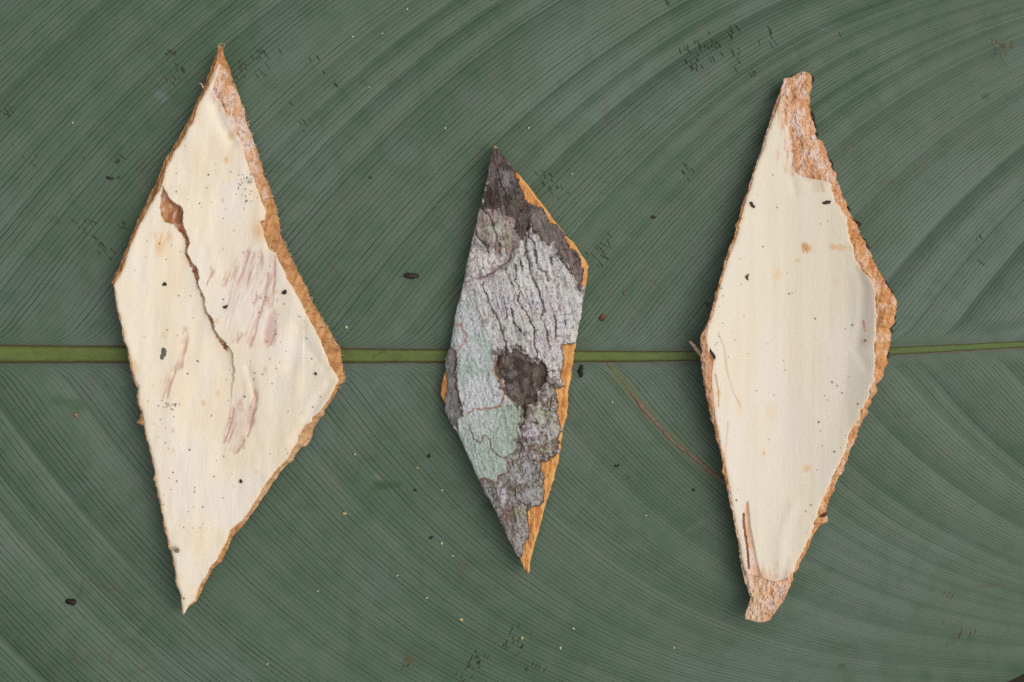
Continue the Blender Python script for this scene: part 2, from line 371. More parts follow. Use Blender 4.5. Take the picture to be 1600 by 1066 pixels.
# feeding slits: short dark cuts lying across the veins
SLITS = [(264, 80, 8, 9, 9, 0), (276, 118, 15, 18, 11, 0), (12, 172, 9, 12, 9, 0), (398, 105, 22, 34, 20, 0), (410, 62, 4, 22, 30, 0), (132, 346, 9, 14, 12, 0), (160, 388, 16, 9, 22, 0), (192, 350, 5, 6, 10, 0),
         (185, 250, 7, 10, 9, 0), (84, 336, 1, 1, 1, 1), (130, 247, 1, 1, 1, 0), (474, 196, 7, 14, 6, 0), (506, 112, 3, 5, 4, 0), (525, 132, 3, 3, 3, 0), (494, 93, 4, 10, 6, 0), (455, 162, 1, 1, 1, 0),
         (864, 290, 20, 12, 32, 0), (942, 388, 22, 26, 16, 0), (1096, 82, 42, 30, 22, 0), (1143, 50, 8, 12, 8, 0), (1142, 85, 6, 18, 8, 0), (1196, 62, 10, 14, 12, 0), (1180, 112, 4, 10, 3, 0), (1152, 100, 4, 10, 6, 0),
         (1072, 266, 10, 8, 18, 0), (1042, 3, 4, 10, 3, 0), (1310, 55, 3, 8, 3, 0), (1573, 76, 15, 20, 9, 1), (1555, 66, 3, 4, 4, 1), (1525, 378, 4, 12, 8, 0), (1540, 400, 3, 12, 5, 0), (1106, 474, 4, 5, 6, 0), (20, 225, 2, 4, 5, 0), (50, 250, 4, 10, 10, 0),
         (634, 1044, 14, 9, 16, 1), (746, 1038, 20, 12, 18, 0), (722, 1062, 5, 14, 5, 0), (808, 1002, 18, 15, 22, 0), (842, 1046, 6, 14, 4, 0), (822, 1050, 3, 3, 3, 0), (982, 748, 6, 8, 14, 1), (1484, 932, 6, 14, 6, 1), (1508, 992, 12, 22, 7, 1), (1490, 1005, 4, 6, 6, 1), (1478, 976, 1, 1, 1, 1)]
def slits():
    V, Q, Cc = [], [], []
    for (cx, cy, nn, sp, sa, tan) in SLITS:
        vx, vy = vein_dir(cx, cy); l = math.hypot(vx, vy); vx, vy = vx / l, vy / l; ax, ay = -vy, vx
        for i in range(max(1, int(nn * .8))):
            a = rng.uniform(-1, 1) * sp; c = round(rng.uniform(-1, 1) * sa / 6.5) * 6.5
            if nn == 1: a = c = 0
            x, y = cx + vx * a + ax * c, cy + vy * a + ay * c; ln = rng.uniform(2.8, 5.2) * (1.5 if rng.random() < .18 else 1); w = rng.uniform(0.5, 0.85)
            rot = rng.normal(0.12, .16); ux, uy = ax * math.cos(rot) - ay * math.sin(rot), ax * math.sin(rot) + ay * math.cos(rot); bend = rng.normal(0, .5)
            b = len(V); cc = lin(*(random.choice([(50, 45, 27), (38, 36, 22), (62, 52, 31)]) if not tan else random.choice([(112, 98, 46), (96, 82, 44), (80, 66, 38)])))
            for t in (-1, -.35, .35, 1):
                wx = w * (1 - .5 * abs(t) ** 3); mx, my = x + ux * ln * t + vx * bend * (1 - t * t), y + uy * ln * t + vy * bend * (1 - t * t)
                for sgn in (-1, 0, 1):
                    zx, zy = mx + vx * wx * sgn, my + vy * wx * sgn
                    V.append(to_world(np.array(zx), np.array(zy), np.array(leaf_point_z(zx, zy) + (0.75 if sgn == 0 else 0.25)))); Cc.append(cc)
            for r in range(3):
                for s in range(2): Q.append([b + r * 3 + s, b + r * 3 + s + 1, b + r * 3 + s + 4, b + r * 3 + s + 3])
    o = make_mesh('feeding_slits', np.array(V), Q, col=np.array(Cc), mat=MAT_CRUMB, parent=leaf); o['kind'] = 'stuff'; o['label'] = 'clusters of short dark cuts lying across the leaf veins'
slits()

# ------------------------------------------------------------------ bark pieces
def ladder(Lp, Rp, y0, y1, ncol, dy=1.25, jag=1.2, seed=1, jagR=None):
    ys = np.arange(y0, y1 + 1e-6, dy); xl, xr = side(Lp, ys), side(Rp, ys)
    j1 = fbm(ys / 9, ys * 0 + 1.7, 4, seed) ; j2 = fbm(ys / 9, ys * 0 + 5.1, 4, seed + 50)
    fade = np.clip((xr - xl) / 12, 0, 1)
    xl = xl + jag * j1 * fade; xr = xr + (jag if jagR is None else jagR) * j2 * fade
    xr = np.maximum(xr, xl + 0.6)
    u = np.linspace(0, 1, ncol)
    X = xl[:, None] + (xr - xl)[:, None] * u; Y = np.repeat(ys[:, None], ncol, 1)
    return ys, xl, xr, X, Y

def solid(name, lad, Ztop, Zbot_f, colf, mat, parent, k, K=7, under=2.0, nb=10, seed=3):
    """closed body from a top grid: top, rough side walls, underside"""
    ys, xl, xr, X, Y = lad; R, Cn = X.shape
    zl, zr = Ztop[:, 0], Ztop[:, -1]; bl, br = np.minimum(Zbot_f(xl, ys), zl - 1), np.minimum(Zbot_f(xr, ys), zr - 1)
    wid = np.minimum(under, (xr - xl) * 0.3)
    t = np.linspace(0, 1, K + 1)[1:]
    nr = fbm(ys[:, None] / 4, t[None] * 6, 3, seed) * 1.3; nl = fbm(ys[:, None] / 4, t[None] * 6 + 30, 3, seed) * 1.3
    XR = xr[:, None] - wid[:, None] * t + nr * np.minimum(1, wid[:, None]); ZR = zr[:, None] + (br - zr)[:, None] * t
    XL = xl[:, None] + wid[:, None] * t + nl * np.minimum(1, wid[:, None]); ZL = zl[:, None] + (bl - zl)[:, None] * t
    ub = np.linspace(1, 0, nb + 2)[1:-1]
    XB = XL[:, -1:] + (XR[:, -1:] - XL[:, -1:]) * ub; YB = np.repeat(ys[:, None], nb, 1); ZB = Zbot_f(XB, YB)
    AX = np.concatenate([X, XR, XB, XL[:, ::-1]], 1); AZ = np.concatenate([Ztop, ZR, ZB, ZL[:, ::-1]], 1); AY = np.repeat(ys[:, None], AX.shape[1], 1)
    kind = np.concatenate([np.zeros(Cn), np.ones(K), np.full(nb, 2), np.ones(K)])[None].repeat(R, 0)
    N = AX.shape[1]; idx = np.arange(R * N).reshape(R, N); nxt = np.roll(idx, -1, 1)
    Q = np.stack([idx[:-1], idx[1:], nxt[1:], nxt[:-1]], -1).reshape(-1, 4)
    V = to_world(AX, AY, AZ, k).reshape(-1, 3); col = colf(AX, AY, AZ, kind).reshape(-1, 3)
    c0, c1 = V[:N].mean(0), V[-N:].mean(0); V = np.concatenate([V, [c0, c1]]); col = np.concatenate([col, [col[:N].mean(0), col[-N:].mean(0)]])
    i0, i1 = R * N, R * N + 1
    T = [[i0, idx[0, i], nxt[0, i]] for i in range(N)] + [[i1, nxt[-1, i], idx[-1, i]] for i in range(N)]
    return make_mesh(name, V, Q, T, col=col, mat=mat, parent=parent)

def hairs(name, pts, parent, k, zf, n, lo, hi, colr, seed, out=1.0, kind='stuff', label=None, r=0.42):
    """loose torn fibres standing out along a cut edge"""
    rg = np.random.default_rng(seed); P = np.array(pts, float); t = np.concatenate([[0], np.cumsum(np.hypot(*np.diff(P, axis=0).T))]); V, Q, Cc = [], [], []
    for i in range(n):
        s = rg.uniform(0, t[-1]); x, y = np.interp(s, t, P[:, 0]), np.interp(s, t, P[:, 1])
        x2, y2 = np.interp(s + 2, t, P[:, 0]), np.interp(s + 2, t, P[:, 1]); tx, ty = x2 - x, y2 - y; l = math.hypot(tx, ty) + 1e-6
        ox, oy = ty / l * out, -tx / l * out; an = rg.normal(0, .7); dx, dy = ox * math.cos(an) - oy * math.sin(an), ox * math.sin(an) + oy * math.cos(an)
        ln = rg.uniform(lo, hi); z = zf(x, y) + rg.uniform(-10, 4); b = len(V); cv = lin(*colr) * rg.uniform(.7, 1.15); cu = rg.normal(0, .35)
        for j, tt in enumerate((0, .5, 1)):
            cx, cy, cz = x - dx * 1.5 + dx * ln * tt + cu * dy * ln * tt * tt, y - dy * 1.5 + dy * ln * tt - cu * dx * ln * tt * tt, z + rg.uniform(-.6, 1.2) * tt * 2
            rr = r * (1 - .6 * tt)
            for a in (0, 2.1, 4.2): V.append(to_world(np.array(cx - dy * rr * math.cos(a)), np.array(cy + dx * rr * math.cos(a)), np.array(cz + rr * math.sin(a)), k)); Cc.append(cv)
        for j in range(2):
            for a in range(3): Q.append([b + j * 3 + a, b + j * 3 + (a + 1) % 3, b + j * 3 + 3 + (a + 1) % 3, b + j * 3 + 3 + a])
    o = make_mesh(name, np.array(V), Q, col=np.array(Cc), mat=MAT_FIBRE, parent=parent); o['kind'] = kind
    if label: o['label'] = label

def specks(X, Y, col, spots, rgb=(52, 42, 34)):
    for (x, y, r) in spots:
        m = (abs(X - x) < r + 3) & (abs(Y - y) < r + 3)
        if m.any():
            d = np.hypot(X[m] - x, Y[m] - y); col[m] = mix(col[m], sstep(r + .8, r * .4, d) * .85, lin(*rgb))
    return col

def fib(X, Y, sx=3.0, sy=60.0, tilt=0.0, o=3, seed=0): return fbm((X + tilt * Y) / sx, Y / sy, o, seed)

def torn_col(X, Y, seed):
    n1 = fib(X, Y, 4.5, 22, 0, 3, seed); n2 = fbm(X / 8, Y / 16, 3, seed + 1); n3 = fbm(X / 2.6, Y / 5, 2, seed + 2)
    c = np.zeros(X.shape + (3,)) + lin(228, 192, 160); c = mix(c, sstep(0, .3, n1) * .8, lin(216, 164, 122)); c = mix(c, sstep(.0, .3, n2) * .7, lin(228, 206, 196)); c = mix(c, sstep(.15, .4, -n2) * .45, lin(208, 144, 94)); c = mix(c, sstep(.18, .45, n3) * .5, lin(166, 112, 84))
    return c

# ================================================================== 1. cracked piece on the left, inner side up
K1 = (DIST - 48) / DIST
P1L = A((640,95),(625,105),(618,140),(600,175),(588,215),(570,265),(558,315),(540,350),(520,385),(500,425),(478,475),(455,520),(430,565),(408,600),(385,645),(360,680),(340,730),(325,770),(308,805),(285,850),(265,890),(248,930),(232,960),(215,1000)) + \
      B((200,45),(180,100),(160,150),(135,210),(115,260),(95,300),(82,340),(95,375),(98,420),(108,480),(122,530),(130,570),(142,640),(160,680),(170,740),(178,790),(195,850),(210,880),(208,930),(215,980),(232,1010),(226,1035)) + \
      C((212,40),(205,70),(230,80),(238,120),(250,160),(262,210),(275,260),(285,320),(280,345),(290,380),(300,430),(312,480),(325,540),(335,600),(345,640),(355,680),(372,730),(382,790),(385,850),(395,880),(408,910),(412,960),(413,1000),(420,1012))
P1R = A((642,95),(655,120),(660,160),(675,200),(695,250),(710,290),(722,330),(740,380),(758,420),(770,470),(785,520),(800,560),(815,610),(830,650),(840,690),(855,730),(870,780),(895,840),(912,890),(928,940),(940,980)) + \
      B((945,0),(948,40),(955,90),(975,130),(1000,180),(1020,225),(1040,270),(1060,310),(1090,360),(1105,400),(1130,450),(1160,500),(1185,545),(1215,590),(1235,630),(1260,670),(1275,710),(1280,760),(1282,800),(1297,830),(1290,855),(1260,890),(1240,930),(1210,980),(1185,1030)) + \
      C((1118,0),(1100,40),(1080,70),(1062,100),(1055,140),(1030,180),(1005,185),(980,215),(960,250),(930,280),(900,310),(870,350),(840,400),(810,440),(785,480),(740,540),(715,575),(690,600),(665,630),(650,665),(635,700),(612,745),(590,760),(560,790),(545,830),(520,870),(500,910),(485,945),(450,970),(435,990),(424,1012))
C1L = A((628,195),(605,245),(590,290),(570,340),(550,375),(530,410),(515,460),(500,510),(475,535),(455,580),(432,620),(400,655),(385,700),(360,740),(350,790),(338,840),(310,885),(285,925),(262,970),(240,1010)) + \
      B((215,60),(190,120),(165,190),(145,260),(125,300),(98,350),(100,378),(106,420),(115,480),(128,530),(137,570),(149,640),(166,680),(177,740),(186,790),(203,850),(218,880),(217,930),(224,980),(241,1010),(243,1035)) + \
      C((232,40),(233,80),(244,120),(256,160),(268,210),(281,260),(291,320),(290,345),(297,380),(307,430),(318,480),(331,540),(341,600),(351,640),(361,680),(378,730),(388,790),(392,850),(402,880),(413,910),(417,960),(418,995),(421,1010))
C1R = A((645,195),(635,240),(618,290),(605,340),(625,370),(650,400),(670,440),(690,465),(715,480),(730,530),(735,560),(755,600),(765,650),(780,700),(800,750),(820,790),(835,830),(850,880),(870,930),(885,970),(880,1010),(855,1025)) + \
      B((862,30),(870,60),(880,110),(905,165),(940,185),(955,230),(985,280),(1000,330),(1030,370),(1060,420),(1085,480),(1110,530),(1140,580),(1165,630),(1190,680),(1210,730),(1225,775),(1250,810),(1268,840),(1262,862),(1235,910),(1205,960),(1170,1010),(1130,1060)) + \
      C((1060,40),(1020,80),(1000,120),(990,160),(960,200),(940,240),(900,280),(865,320),(840,350),(815,385),(800,420),(775,460),(740,510),(715,545),(680,570),(650,600),(640,640),(625,670),(605,705),(590,740),(560,770),(540,810),(515,850),(495,890),(480,940),(450,965),(430,1000),(423,1010))
GAP1 = A((345,832),(375,890),(405,925),(440,940),(455,970),(450,1020),(460,1066)) + B((462,60),(478,105),(487,132),(472,180),(500,235),(527,262),(540,310),(532,350),(560,400),(566,460),(585,500),(610,530),(617,580),(642,622),(672,650),(690,672),(680,705),(640,655),(610,605),(588,532),(563,492),(556,450),(541,392),(520,350),(502,290),(486,242),(462,192),(463,130),(445,85),(420,55),(400,35)) + A((350,1020),(335,980),(333,900))
CR1 = A((345,832),(375,890),(405,925),(440,940),(455,970),(450,1020),(460,1066)) + B((462,60),(478,105),(487,132),(472,180),(500,235),(527,262),(540,310),(532,350),(560,400),(566,460),(585,500),(610,530),(617,580),(642,622),(672,650),(690,672),(712,720),(715,800),(705,900))
def B1(x, y):
    ax = 343 + (y - 69) / (963 - 69) * (287 - 343); q = (x - ax - 15) / 180
    return 7 + 15 * np.minimum(q * q, 1.4)
def T1(x, y):
    z = B1(x, y) + 38 - 10 * sstep(160, 70, y) - 8 * sstep(880, 965, y)
    z = z + 0.9 * fib(x, y, 26, 200, 0.06, 2, 3) + 3.4 * fbm(x / 70, y / 110, 2, 5) + 1.3 * fbm((x + .1 * y) / 22, y / 60, 2, 8) + .22 * fbm((x + .06 * y) / 3.5, y / 14, 3, 6)
    d = pl_dist(x, y, CR1, 110); cxs = side(CR1, y) + 2.6 * fbm(x / 5, y / 5, 3, 9); right = (x > cxs) & (d < 500)
    w = sstep(285, 310, y) * sstep(640, 520, y)
    z = z + np.where(right, 7.5 * np.exp(-np.minimum(d, 300) / 60), -2.5 * np.exp(-np.minimum(d, 300) / 30)) * w
    g = pg_sd(x + 2.6 * fbm(x / 5, y / 5, 3, 9), y + 2.6 * fbm(x / 5, y / 5, 3, 10), GAP1, 30) + 1.1 * sstep(395, 430, y); z = z - (6.5 + 3.5 * sstep(400, 360, y)) * sstep(1.0, -3.5, g)
    # folds in the soft inner layer
    for ln, dep, wd in ((((336, 165), (345, 195), (362, 222)), 4.0, 9), (((466, 512), (461, 545), (456, 572)), 3.5, 13), (((515, 600), (490, 640), (462, 690)), 2.5, 8), (B((790,780),(820,900),(830,960)), 2.0, 5), (((480, 540), (505, 575)), 1.5, 8)):
        z = z - dep * np.exp(-(pl_dist(x, y, ln, 45) / wd) ** 2)
    for ln, wd in STREAK1: z = z - 1.6 * sstep(wd + 1.5, 0, pl_dist(x, y, ln, 20) + 1.6 * fib(x, y, 3, 14, .3, 2, 13))
    z = z - 2.2 * sstep(3, -4, pg_sd(x, y, LIL1, 20)) * (0.6 + .6 * fib(x, y, 4, 30, .35, 2, 12)) - 1.6 * sstep(3, -4, pg_sd(x, y, PNK1, 20) + 3 * fib(x, y, 4, 20, .3, 2, 14))
    return z
STREAK1 = [(B((465,580),(470,620),(455,700),(440,770),(410,790),(385,860),(370,930)), 2.2), (B((605,280),(575,340)), 2.2), (B((690,290),(670,350)), 1.6), (B((895,300),(880,400),(840,540),(805,660)), 2.6), (B((930,200),(925,340),(912,460)), 1.8),
           (B((835,410),(820,450)), 1.6), (B((820,900),(832,940),(822,1000),(800,1066)), 2.2), (C((770,0),(750,90),(720,160),(685,205)), 2.4), (C((670,0),(655,70),(630,150)), 2.2), (C((640,155),(662,110),(682,70)), 1.5), (B((760,610),(730,640)), 1.6), (B((790,180),(770,260),(745,330)), 1.8), (B((820,190),(800,260),(780,340)), 1.5), (B((720,265),(700,320)), 1.4), (B((860,190),(850,240)), 1.4), (B((930,600),(905,662),(880,650)), 1.2), (C((690,1),(700,-30)), 1.2)]
LIL1 = B((790,180),(865,170),(870,240),(850,280),(800,350),(782,382),(740,372),(700,310),(720,270)); PNK1 = B((900,500),(940,490),(938,600),(915,665),(885,655),(870,600))
LIL1b = C((655,0),(770,0),(740,110),(690,205),(630,160)); TAN1 = B((300,90),(385,80),(405,100),(365,140),(350,195),(310,200),(305,140))
VEINS1 = [B((712,700),(716,800),(703,940),(690,1060))]
rim_cols = (lin(192, 138, 88), lin(216, 168, 118), lin(166, 112, 70), lin(222, 186, 158))
def body_col1(X, Y, Z, kd):
    n1 = fib(X, Y, 5, 16, .3, 3, 21); n2 = fbm(X / 10, Y / 14, 3, 22); n3 = fib(X, Y, 2.4, 11, .25, 3, 23)
    c = np.zeros(X.shape + (3,)) + rim_cols[0]; c = mix(c, sstep(0, .3, n1) * .7, rim_cols[1]); c = mix(c, sstep(.1, .4, n2) * .6, rim_cols[2]); c = mix(c, sstep(.15, .5, n3) * .5, rim_cols[2] * .7); c = mix(c, sstep(.2, .5, -n3) * .5, lin(222, 172, 120))
    torn = pg_sd(X, Y, A((640,200),(700,290),(750,420),(790,560),(840,740),(880,860),(870,920),(835,820),(760,620),(735,520),(690,465),(650,400),(605,340)), 30)
    c = mix(c, sstep(5, -4, torn + 8 * n2), torn_col(X, Y, 270) * .97)
    low = sstep(600, 660, Y) * (X > 380); c = mix(c, low * (.5 + .3 * n1), lin(214, 180, 140))
    lowl = sstep(440, 470, Y) * (X < 300) ; c = mix(c, lowl * (.5 + .4 * n2), lin(216, 176, 130))
    sp = vnoise(X / 2.2, Y / 2.2, 25); c = mix(c, sstep(.9, .97, sp) * .8, lin(66, 46, 34))
    return mix(c, (kd == 2) * 1.0, lin(70, 60, 52))
spots1 = [(float(x), float(y), float(r)) for x, y, r in zip(rng.uniform(190, 520, 300), rng.uniform(180, 930, 300), rng.choice([.6, .7, .8, 1.0, 1.3], 300)) if vnoise(x / 60, y / 60, 3) > .42]
spots1 += [(float(x), float(y), .8) for x, y in zip(rng.normal(388, 9, 34), rng.normal(288, 14, 34))] + [(float(x), float(y), 1.0) for x, y in zip(rng.normal(266, 8, 16), rng.normal(634, 3, 16))] + [(325, 273, 1.8), (360, 268, 1.2), (372, 294, 1.4), (312, 318, 1.3), (349, 468, 1.4), (382, 620, 2), (293, 584, 1.6), (398, 583, 1.4), (308, 564, 1.6), (334, 745, 1.3), (276, 752, 1.4), (296, 703, 1.8), (385, 314, 2.2), (270, 886, 2.2), (286, 936, 1.8), (338, 97, 1.8), (334, 95, 1.4)]
def cream_col1(X, Y, Z, kd):
    n1 = fib(X, Y, 12, 150, .06, 3, 30); n2 = fbm(X / 45, Y / 60, 3, 31); n3 = fib(X, Y, 3, 40, .06, 2, 32)
    c = np.zeros(X.shape + (3,)) + lin(241, 229, 207); c = mix(c, sstep(0, .4, n1) * .45, lin(238, 221, 190)); c = mix(c, sstep(.05, .4, n2) * .55, lin(240, 230, 219)); c = mix(c, sstep(.1, .45, -n2) * .35, lin(239, 219, 184)); c = mix(c, sstep(.3, .9, n3) * .2, lin(228, 206, 168))
    lil = np.exp(-((X - 395) / 60) ** 2 - ((Y - 470) / 130) ** 2); c = mix(c, lil * .5 * (.6 + .6 * n1), lin(232, 220, 212))
    for cx, cy, r, a in ((360, 212, 5, .6), (353, 250, 4.5, .55), (348, 313, 3, .5), (415, 578, 4, .5), (340, 615, 5, .45), (317, 630, 4, .55), (270, 673, 3, .5), (271, 704, 3, .4), (400, 738, 3, .4), (365, 760, 2.5, .4), (340, 502, 4, .6), (256, 525, 6, .3), (210, 575, 9, .45), (427, 485, 4, .5)):
        c = mix(c, sstep(1.3, .3, np.hypot((X - cx) / r, (Y - cy) / (r * 1.4)) + .4 * n3) * a, lin(222, 176, 108))
    n4 = fib(X, Y, 2.6, 13, .3, 3, 36)
    for ln, wd in STREAK1: c = mix(c, sstep(wd + 4.5, 0, pl_dist(X, Y, ln, 20) + 9 * n4) * .62, lin(202, 158, 138))
    zone = np.maximum(np.exp(-((X - 385 + .3 * (Y - 440)) / 42) ** 2 - ((Y - 455) / 75) ** 2), np.exp(-((X - 375 + .3 * (Y - 650)) / 20) ** 2 - ((Y - 650) / 55) ** 2))
    n5 = fib(X, Y, 2.2, 26, .32, 3, 38); c = mix(c, sstep(.14, .3, n5 + .25 * (zone - 1)) * zone * .55, lin(200, 158, 140)); c = mix(c, zone * .2, lin(234, 218, 208))
    for pg in (LIL1, LIL1b): c = mix(c, sstep(6, -5, pg_sd(X, Y, pg, 30) + 9 * n4) * .42 * (.8 + .5 * n4), lin(216, 194, 186))
    c = mix(c, sstep(5, -4, pg_sd(X, Y, PNK1, 30) + 6 * n4) * .7, lin(206, 168, 160)); c = mix(c, sstep(5, -4, pg_sd(X, Y, TAN1, 30) + 5 * fib(X, Y, 3, 18, .3, 2, 35)) * .8 * (.55 + .9 * fib(X, Y, 2.5, 12, .3, 2, 39)), lin(230, 182, 120))
    for ln in VEINS1: c = mix(c, sstep(2, .3, pl_dist(X, Y, ln, 12)) * .5, lin(212, 176, 150))
    g = pg_sd(X + 2.6 * fbm(X / 5, Y / 5, 3, 9), Y + 2.6 * fbm(X / 5, Y / 5, 3, 10), GAP1, 30) + 1.1 * sstep(395, 430, Y)
    c = mix(c, sstep(1.5, -1.5, g), mix(mix(np.zeros(X.shape + (3,)) + lin(198, 144, 100), sstep(-.05, .3, fib(X, Y, 4, 20, .3, 3, 37)), lin(160, 106, 74)), sstep(.1, .35, fbm(X / 6, Y / 8, 2, 38)), lin(218, 182, 160)))
    eL, eR = X - side(C1L, Y), side(C1R, Y) - X
    c = mix(c, sstep(7, 0, np.minimum(eL, eR) + 3 * n3) * .4, lin(226, 192, 142))
    c = mix(c, np.exp(-((X - 404) / 9) ** 2 - ((Y - 360) / 16) ** 2) * .7, lin(216, 168, 118))
    c = mix(c, sstep(12, 0, eR + 16 * n4) * sstep(250, 200, Y) * .8, torn_col(X, Y, 270))
    c = specks(X, Y, c, spots1); c = mix(c, (np.exp(-((X - 389) / 6) ** 2 - ((Y - 283) / 5) ** 2)) * .5, lin(120, 118, 112)); c = mix(c, np.exp(-((X - 272) / 6) ** 2 - ((Y - 858) / 5) ** 2) * .9, lin(150, 138, 112))
    return mix(c, (kd > 0) * 1.0, lin(224, 190, 140))
def smooth1(a, n=15):
    p = np.concatenate([np.full(n, a[0]), a, np.full(n, a[-1])]); k = np.hanning(2 * n + 1); return np.convolve(p, k / k.sum(), 'valid')
def body_top(lad, CLp, CRp, T, wL, wR, slope, rough, seed, cy0, cy1, base=2.5):
    ys, xl, xr, X, Y = lad
    cl, cr = side(CLp, ys), side(CRp, ys); none = (ys < cy0) | (ys > cy1)
    mid = (xl + xr) / 2; ml = np.where(none, np.minimum(4, (xr - xl) * .25), cl - xl); mr = np.where(none, np.minimum(6, (xr - xl) * .3), xr - cr)
    cl = np.where(none, mid, cl)[:, None]; cr = np.where(none, mid, cr)[:, None]
    eL, eR = X - xl[:, None], xr[:, None] - X
    wl = smooth1(np.clip(ml, .5, wL))[:, None]; wr = smooth1(np.clip(mr, .5, wR))[:, None]
    drop = slope * np.maximum(np.maximum(wl - eL, 0), np.maximum(wr - eR, 0))
    ins = np.minimum(X - cl, cr - X)      # >0 below the inner layer
    z = T(X, Y) - base - drop - 6 * sstep(0.5, 4, ins)
    rg = rough * (fib(X, Y, 5, 14, .2, 3, seed) + .8 * fbm(X / 3, Y / 3, 2, seed + 3)) * sstep(2, -2, ins)
    return z + rg
p1 = thing('bark_piece', 'cracked cream piece of bark, inner side up, leftmost on the leaf', 'bark', 'kite-shaped pieces of cut bark')
lad = ladder(P1L, P1R, 69, 963, 200, 1.4, 2.2, 101, 2.4)
zt = body_top(lad, C1L, C1R, T1, 22, 24, 1.05, 3.4, 41, 100, 960)
solid('cut_edge', lad, zt, lambda x, y: B1(x, y) + 4, body_col1, MAT_RIM, p1, K1)
lad = ladder(C1L, C1R, 99, 960, 265, 1.25, 1.6, 111)
ysl = lad[0]; ed = np.minimum(lad[3] - lad[1][:, None], lad[2][:, None] - lad[3])
zt = T1(lad[3], lad[4]) - 2.2 * np.exp(-ed / 2.0); MZ1 = (lad, zt)
solid('inner_face', lad, zt, lambda x, y: B1(x, y) + 22, cream_col1, MAT_CREAM, p1, K1, K=5)
def dark_col(X, Y, Z, kd):
    c = np.zeros(X.shape + (3,)) + lin(58, 46, 40); return mix(c, sstep(0, .6, fbm(X / 5, Y / 5, 3, 77)), lin(96, 84, 76))
ys = np.arange(80, 955, 1.6); P1Lo = list(zip(side(P1L, ys) + 2.5, ys)); P1Ro = list(zip(side(P1R, ys) + 2.4 * sstep(.1, .6, fbm(ys / 16, ys * 0, 2, 55)) * sstep(120, 200, ys) * (ys < 560) + 1.6 * ((ys > 770) & (ys < 815)) - 1.5, ys))
lad = ladder(P1Lo, P1Ro, 82, 952, 60, 1.8, 1.0, 131)
solid('outer_bark', lad, B1(lad[3], lad[4]) + 9, lambda x, y: B1(x, y), dark_col, MAT_BARK, p1, K1, K=4)
hairs('edge_fibres', [p for p in P1R if 150 < p[1] < 610], p1, K1, lambda x, y: B1(x, y) + 18, 170, 2.5, 6.5, (224, 204, 168), 5, 1.0, label='pale torn fibres along the right edge')
hairs('edge_fibres', [p for p in P1L if 460 < p[1] < 930], p1, K1, lambda x, y: B1(x, y) + 24, 60, 2, 4.5, (226, 200, 160), 6, -1.0)
tube_path('curled_fibre', [(339, 74), (340, 69.5), (344, 66.5), (349, 67), (350.5, 71), (348, 75)], lambda v: .9 * (1 - .6 * v), lambda x, y, v: lin(176, 164, 120), MAT_FIBRE, p1, lambda i, x, y, v: 36 + 6 * v, 1.0, 5, K1, .2, 1.0)['label'] = 'tiny curl of fibre at the upper tip'
tube_path('torn_tuft', [(226, 652), (219, 655), (213, 659), (211, 662)], lambda v: 4.2 * (1 - .7 * v), lambda x, y, v: lin(214, 160, 92), MAT_RIM, p1, lambda i, x, y, v: 34 - 6 * v, .6, 7, K1, .8, 1.5)
tube_path('torn_tuft', [(318, 140), (313, 129.5), (309, 129)], lambda v: 1.6 * (1 - .7 * v), lambda x, y, v: lin(224, 204, 166), MAT_FIBRE, p1, lambda i, x, y, v: 34, .6, 6, K1, .3, 1.5)

# ================================================================== 3. smooth trough-shaped piece on the right, inner side up
K3 = (DIST - 48) / DIST
P3L = G((655,121),(650,155),(640,190),(620,240),(600,290),(580,360),(560,420),(540,480),(525,540),(505,590),(480,650),(460,710),(440,790),(415,850),(395,910),(375,980),(350,1040)) + \
      H((320,0),(300,50),(285,110),(260,170),(240,230),(220,290),(205,350),(185,420),(165,490),(145,550),(125,590),(110,620),(105,650),(115,690),(112,740),(120,790),(125,850),(140,920),(155,980),(165,1040)) + \
      I((155,50),(170,80),(178,130),(195,190),(210,250),(212,300),(230,360),(238,410),(250,460),(262,510),(275,580),(290,640),(295,700),(308,770),(320,830),(335,860),(350,900),(335,950),(320,985),(322,1004),(370,1014),(392,1022))
P3L = G((782,75),(742,90),(702,118),(662,120)) + P3L
P3R = G((784,75),(810,85),(828,110),(830,150),(825,210),(825,270),(835,330),(845,390),(855,430),(870,490),(905,505),(920,540),(930,590),(950,640),(975,690),(990,740),(1000,790),(1020,840),(1040,880),(1060,940),(1085,1000),(1110,1040)) + \
      H((915,0),(940,40),(970,110),(1000,180),(1030,240),(1060,310),(1090,370),(1115,400),(1130,440),(1125,490),(1118,560),(1100,580),(1103,640),(1090,690),(1085,740),(1065,790),(1055,830),(1030,860),(1020,920),(1000,950),(985,1010)) + \
      I((893,0),(880,50),(850,120),(840,160),(820,200),(800,260),(780,310),(755,350),(740,390),(720,440),(712,490),(718,540),(690,548),(665,580),(640,620),(630,660),(605,700),(585,740),(560,790),(540,840),(515,890),(495,930),(470,970),(440,1010),(400,1022))
C3L = G((640,225),(632,262),(612,310),(590,365),(568,425),(548,485),(533,545),(513,595),(488,655),(468,715),(448,795),(424,855),(405,915),(386,985),(366,1040)) + \
      H((332,0),(316,50),(298,110),(274,170),(252,235),(230,300),(214,355),(194,425),(175,495),(152,560),(140,600),(138,650),(150,700),(176,740),(170,800),(166,850),(174,930),(184,1000)) + \
      I((168,20),(184,90),(192,140),(206,200),(220,255),(232,320),(245,380),(256,450),(270,520),(284,590),(298,650),(306,710),(318,765),(334,790),(372,797),(398,804),(425,816),(456,826))
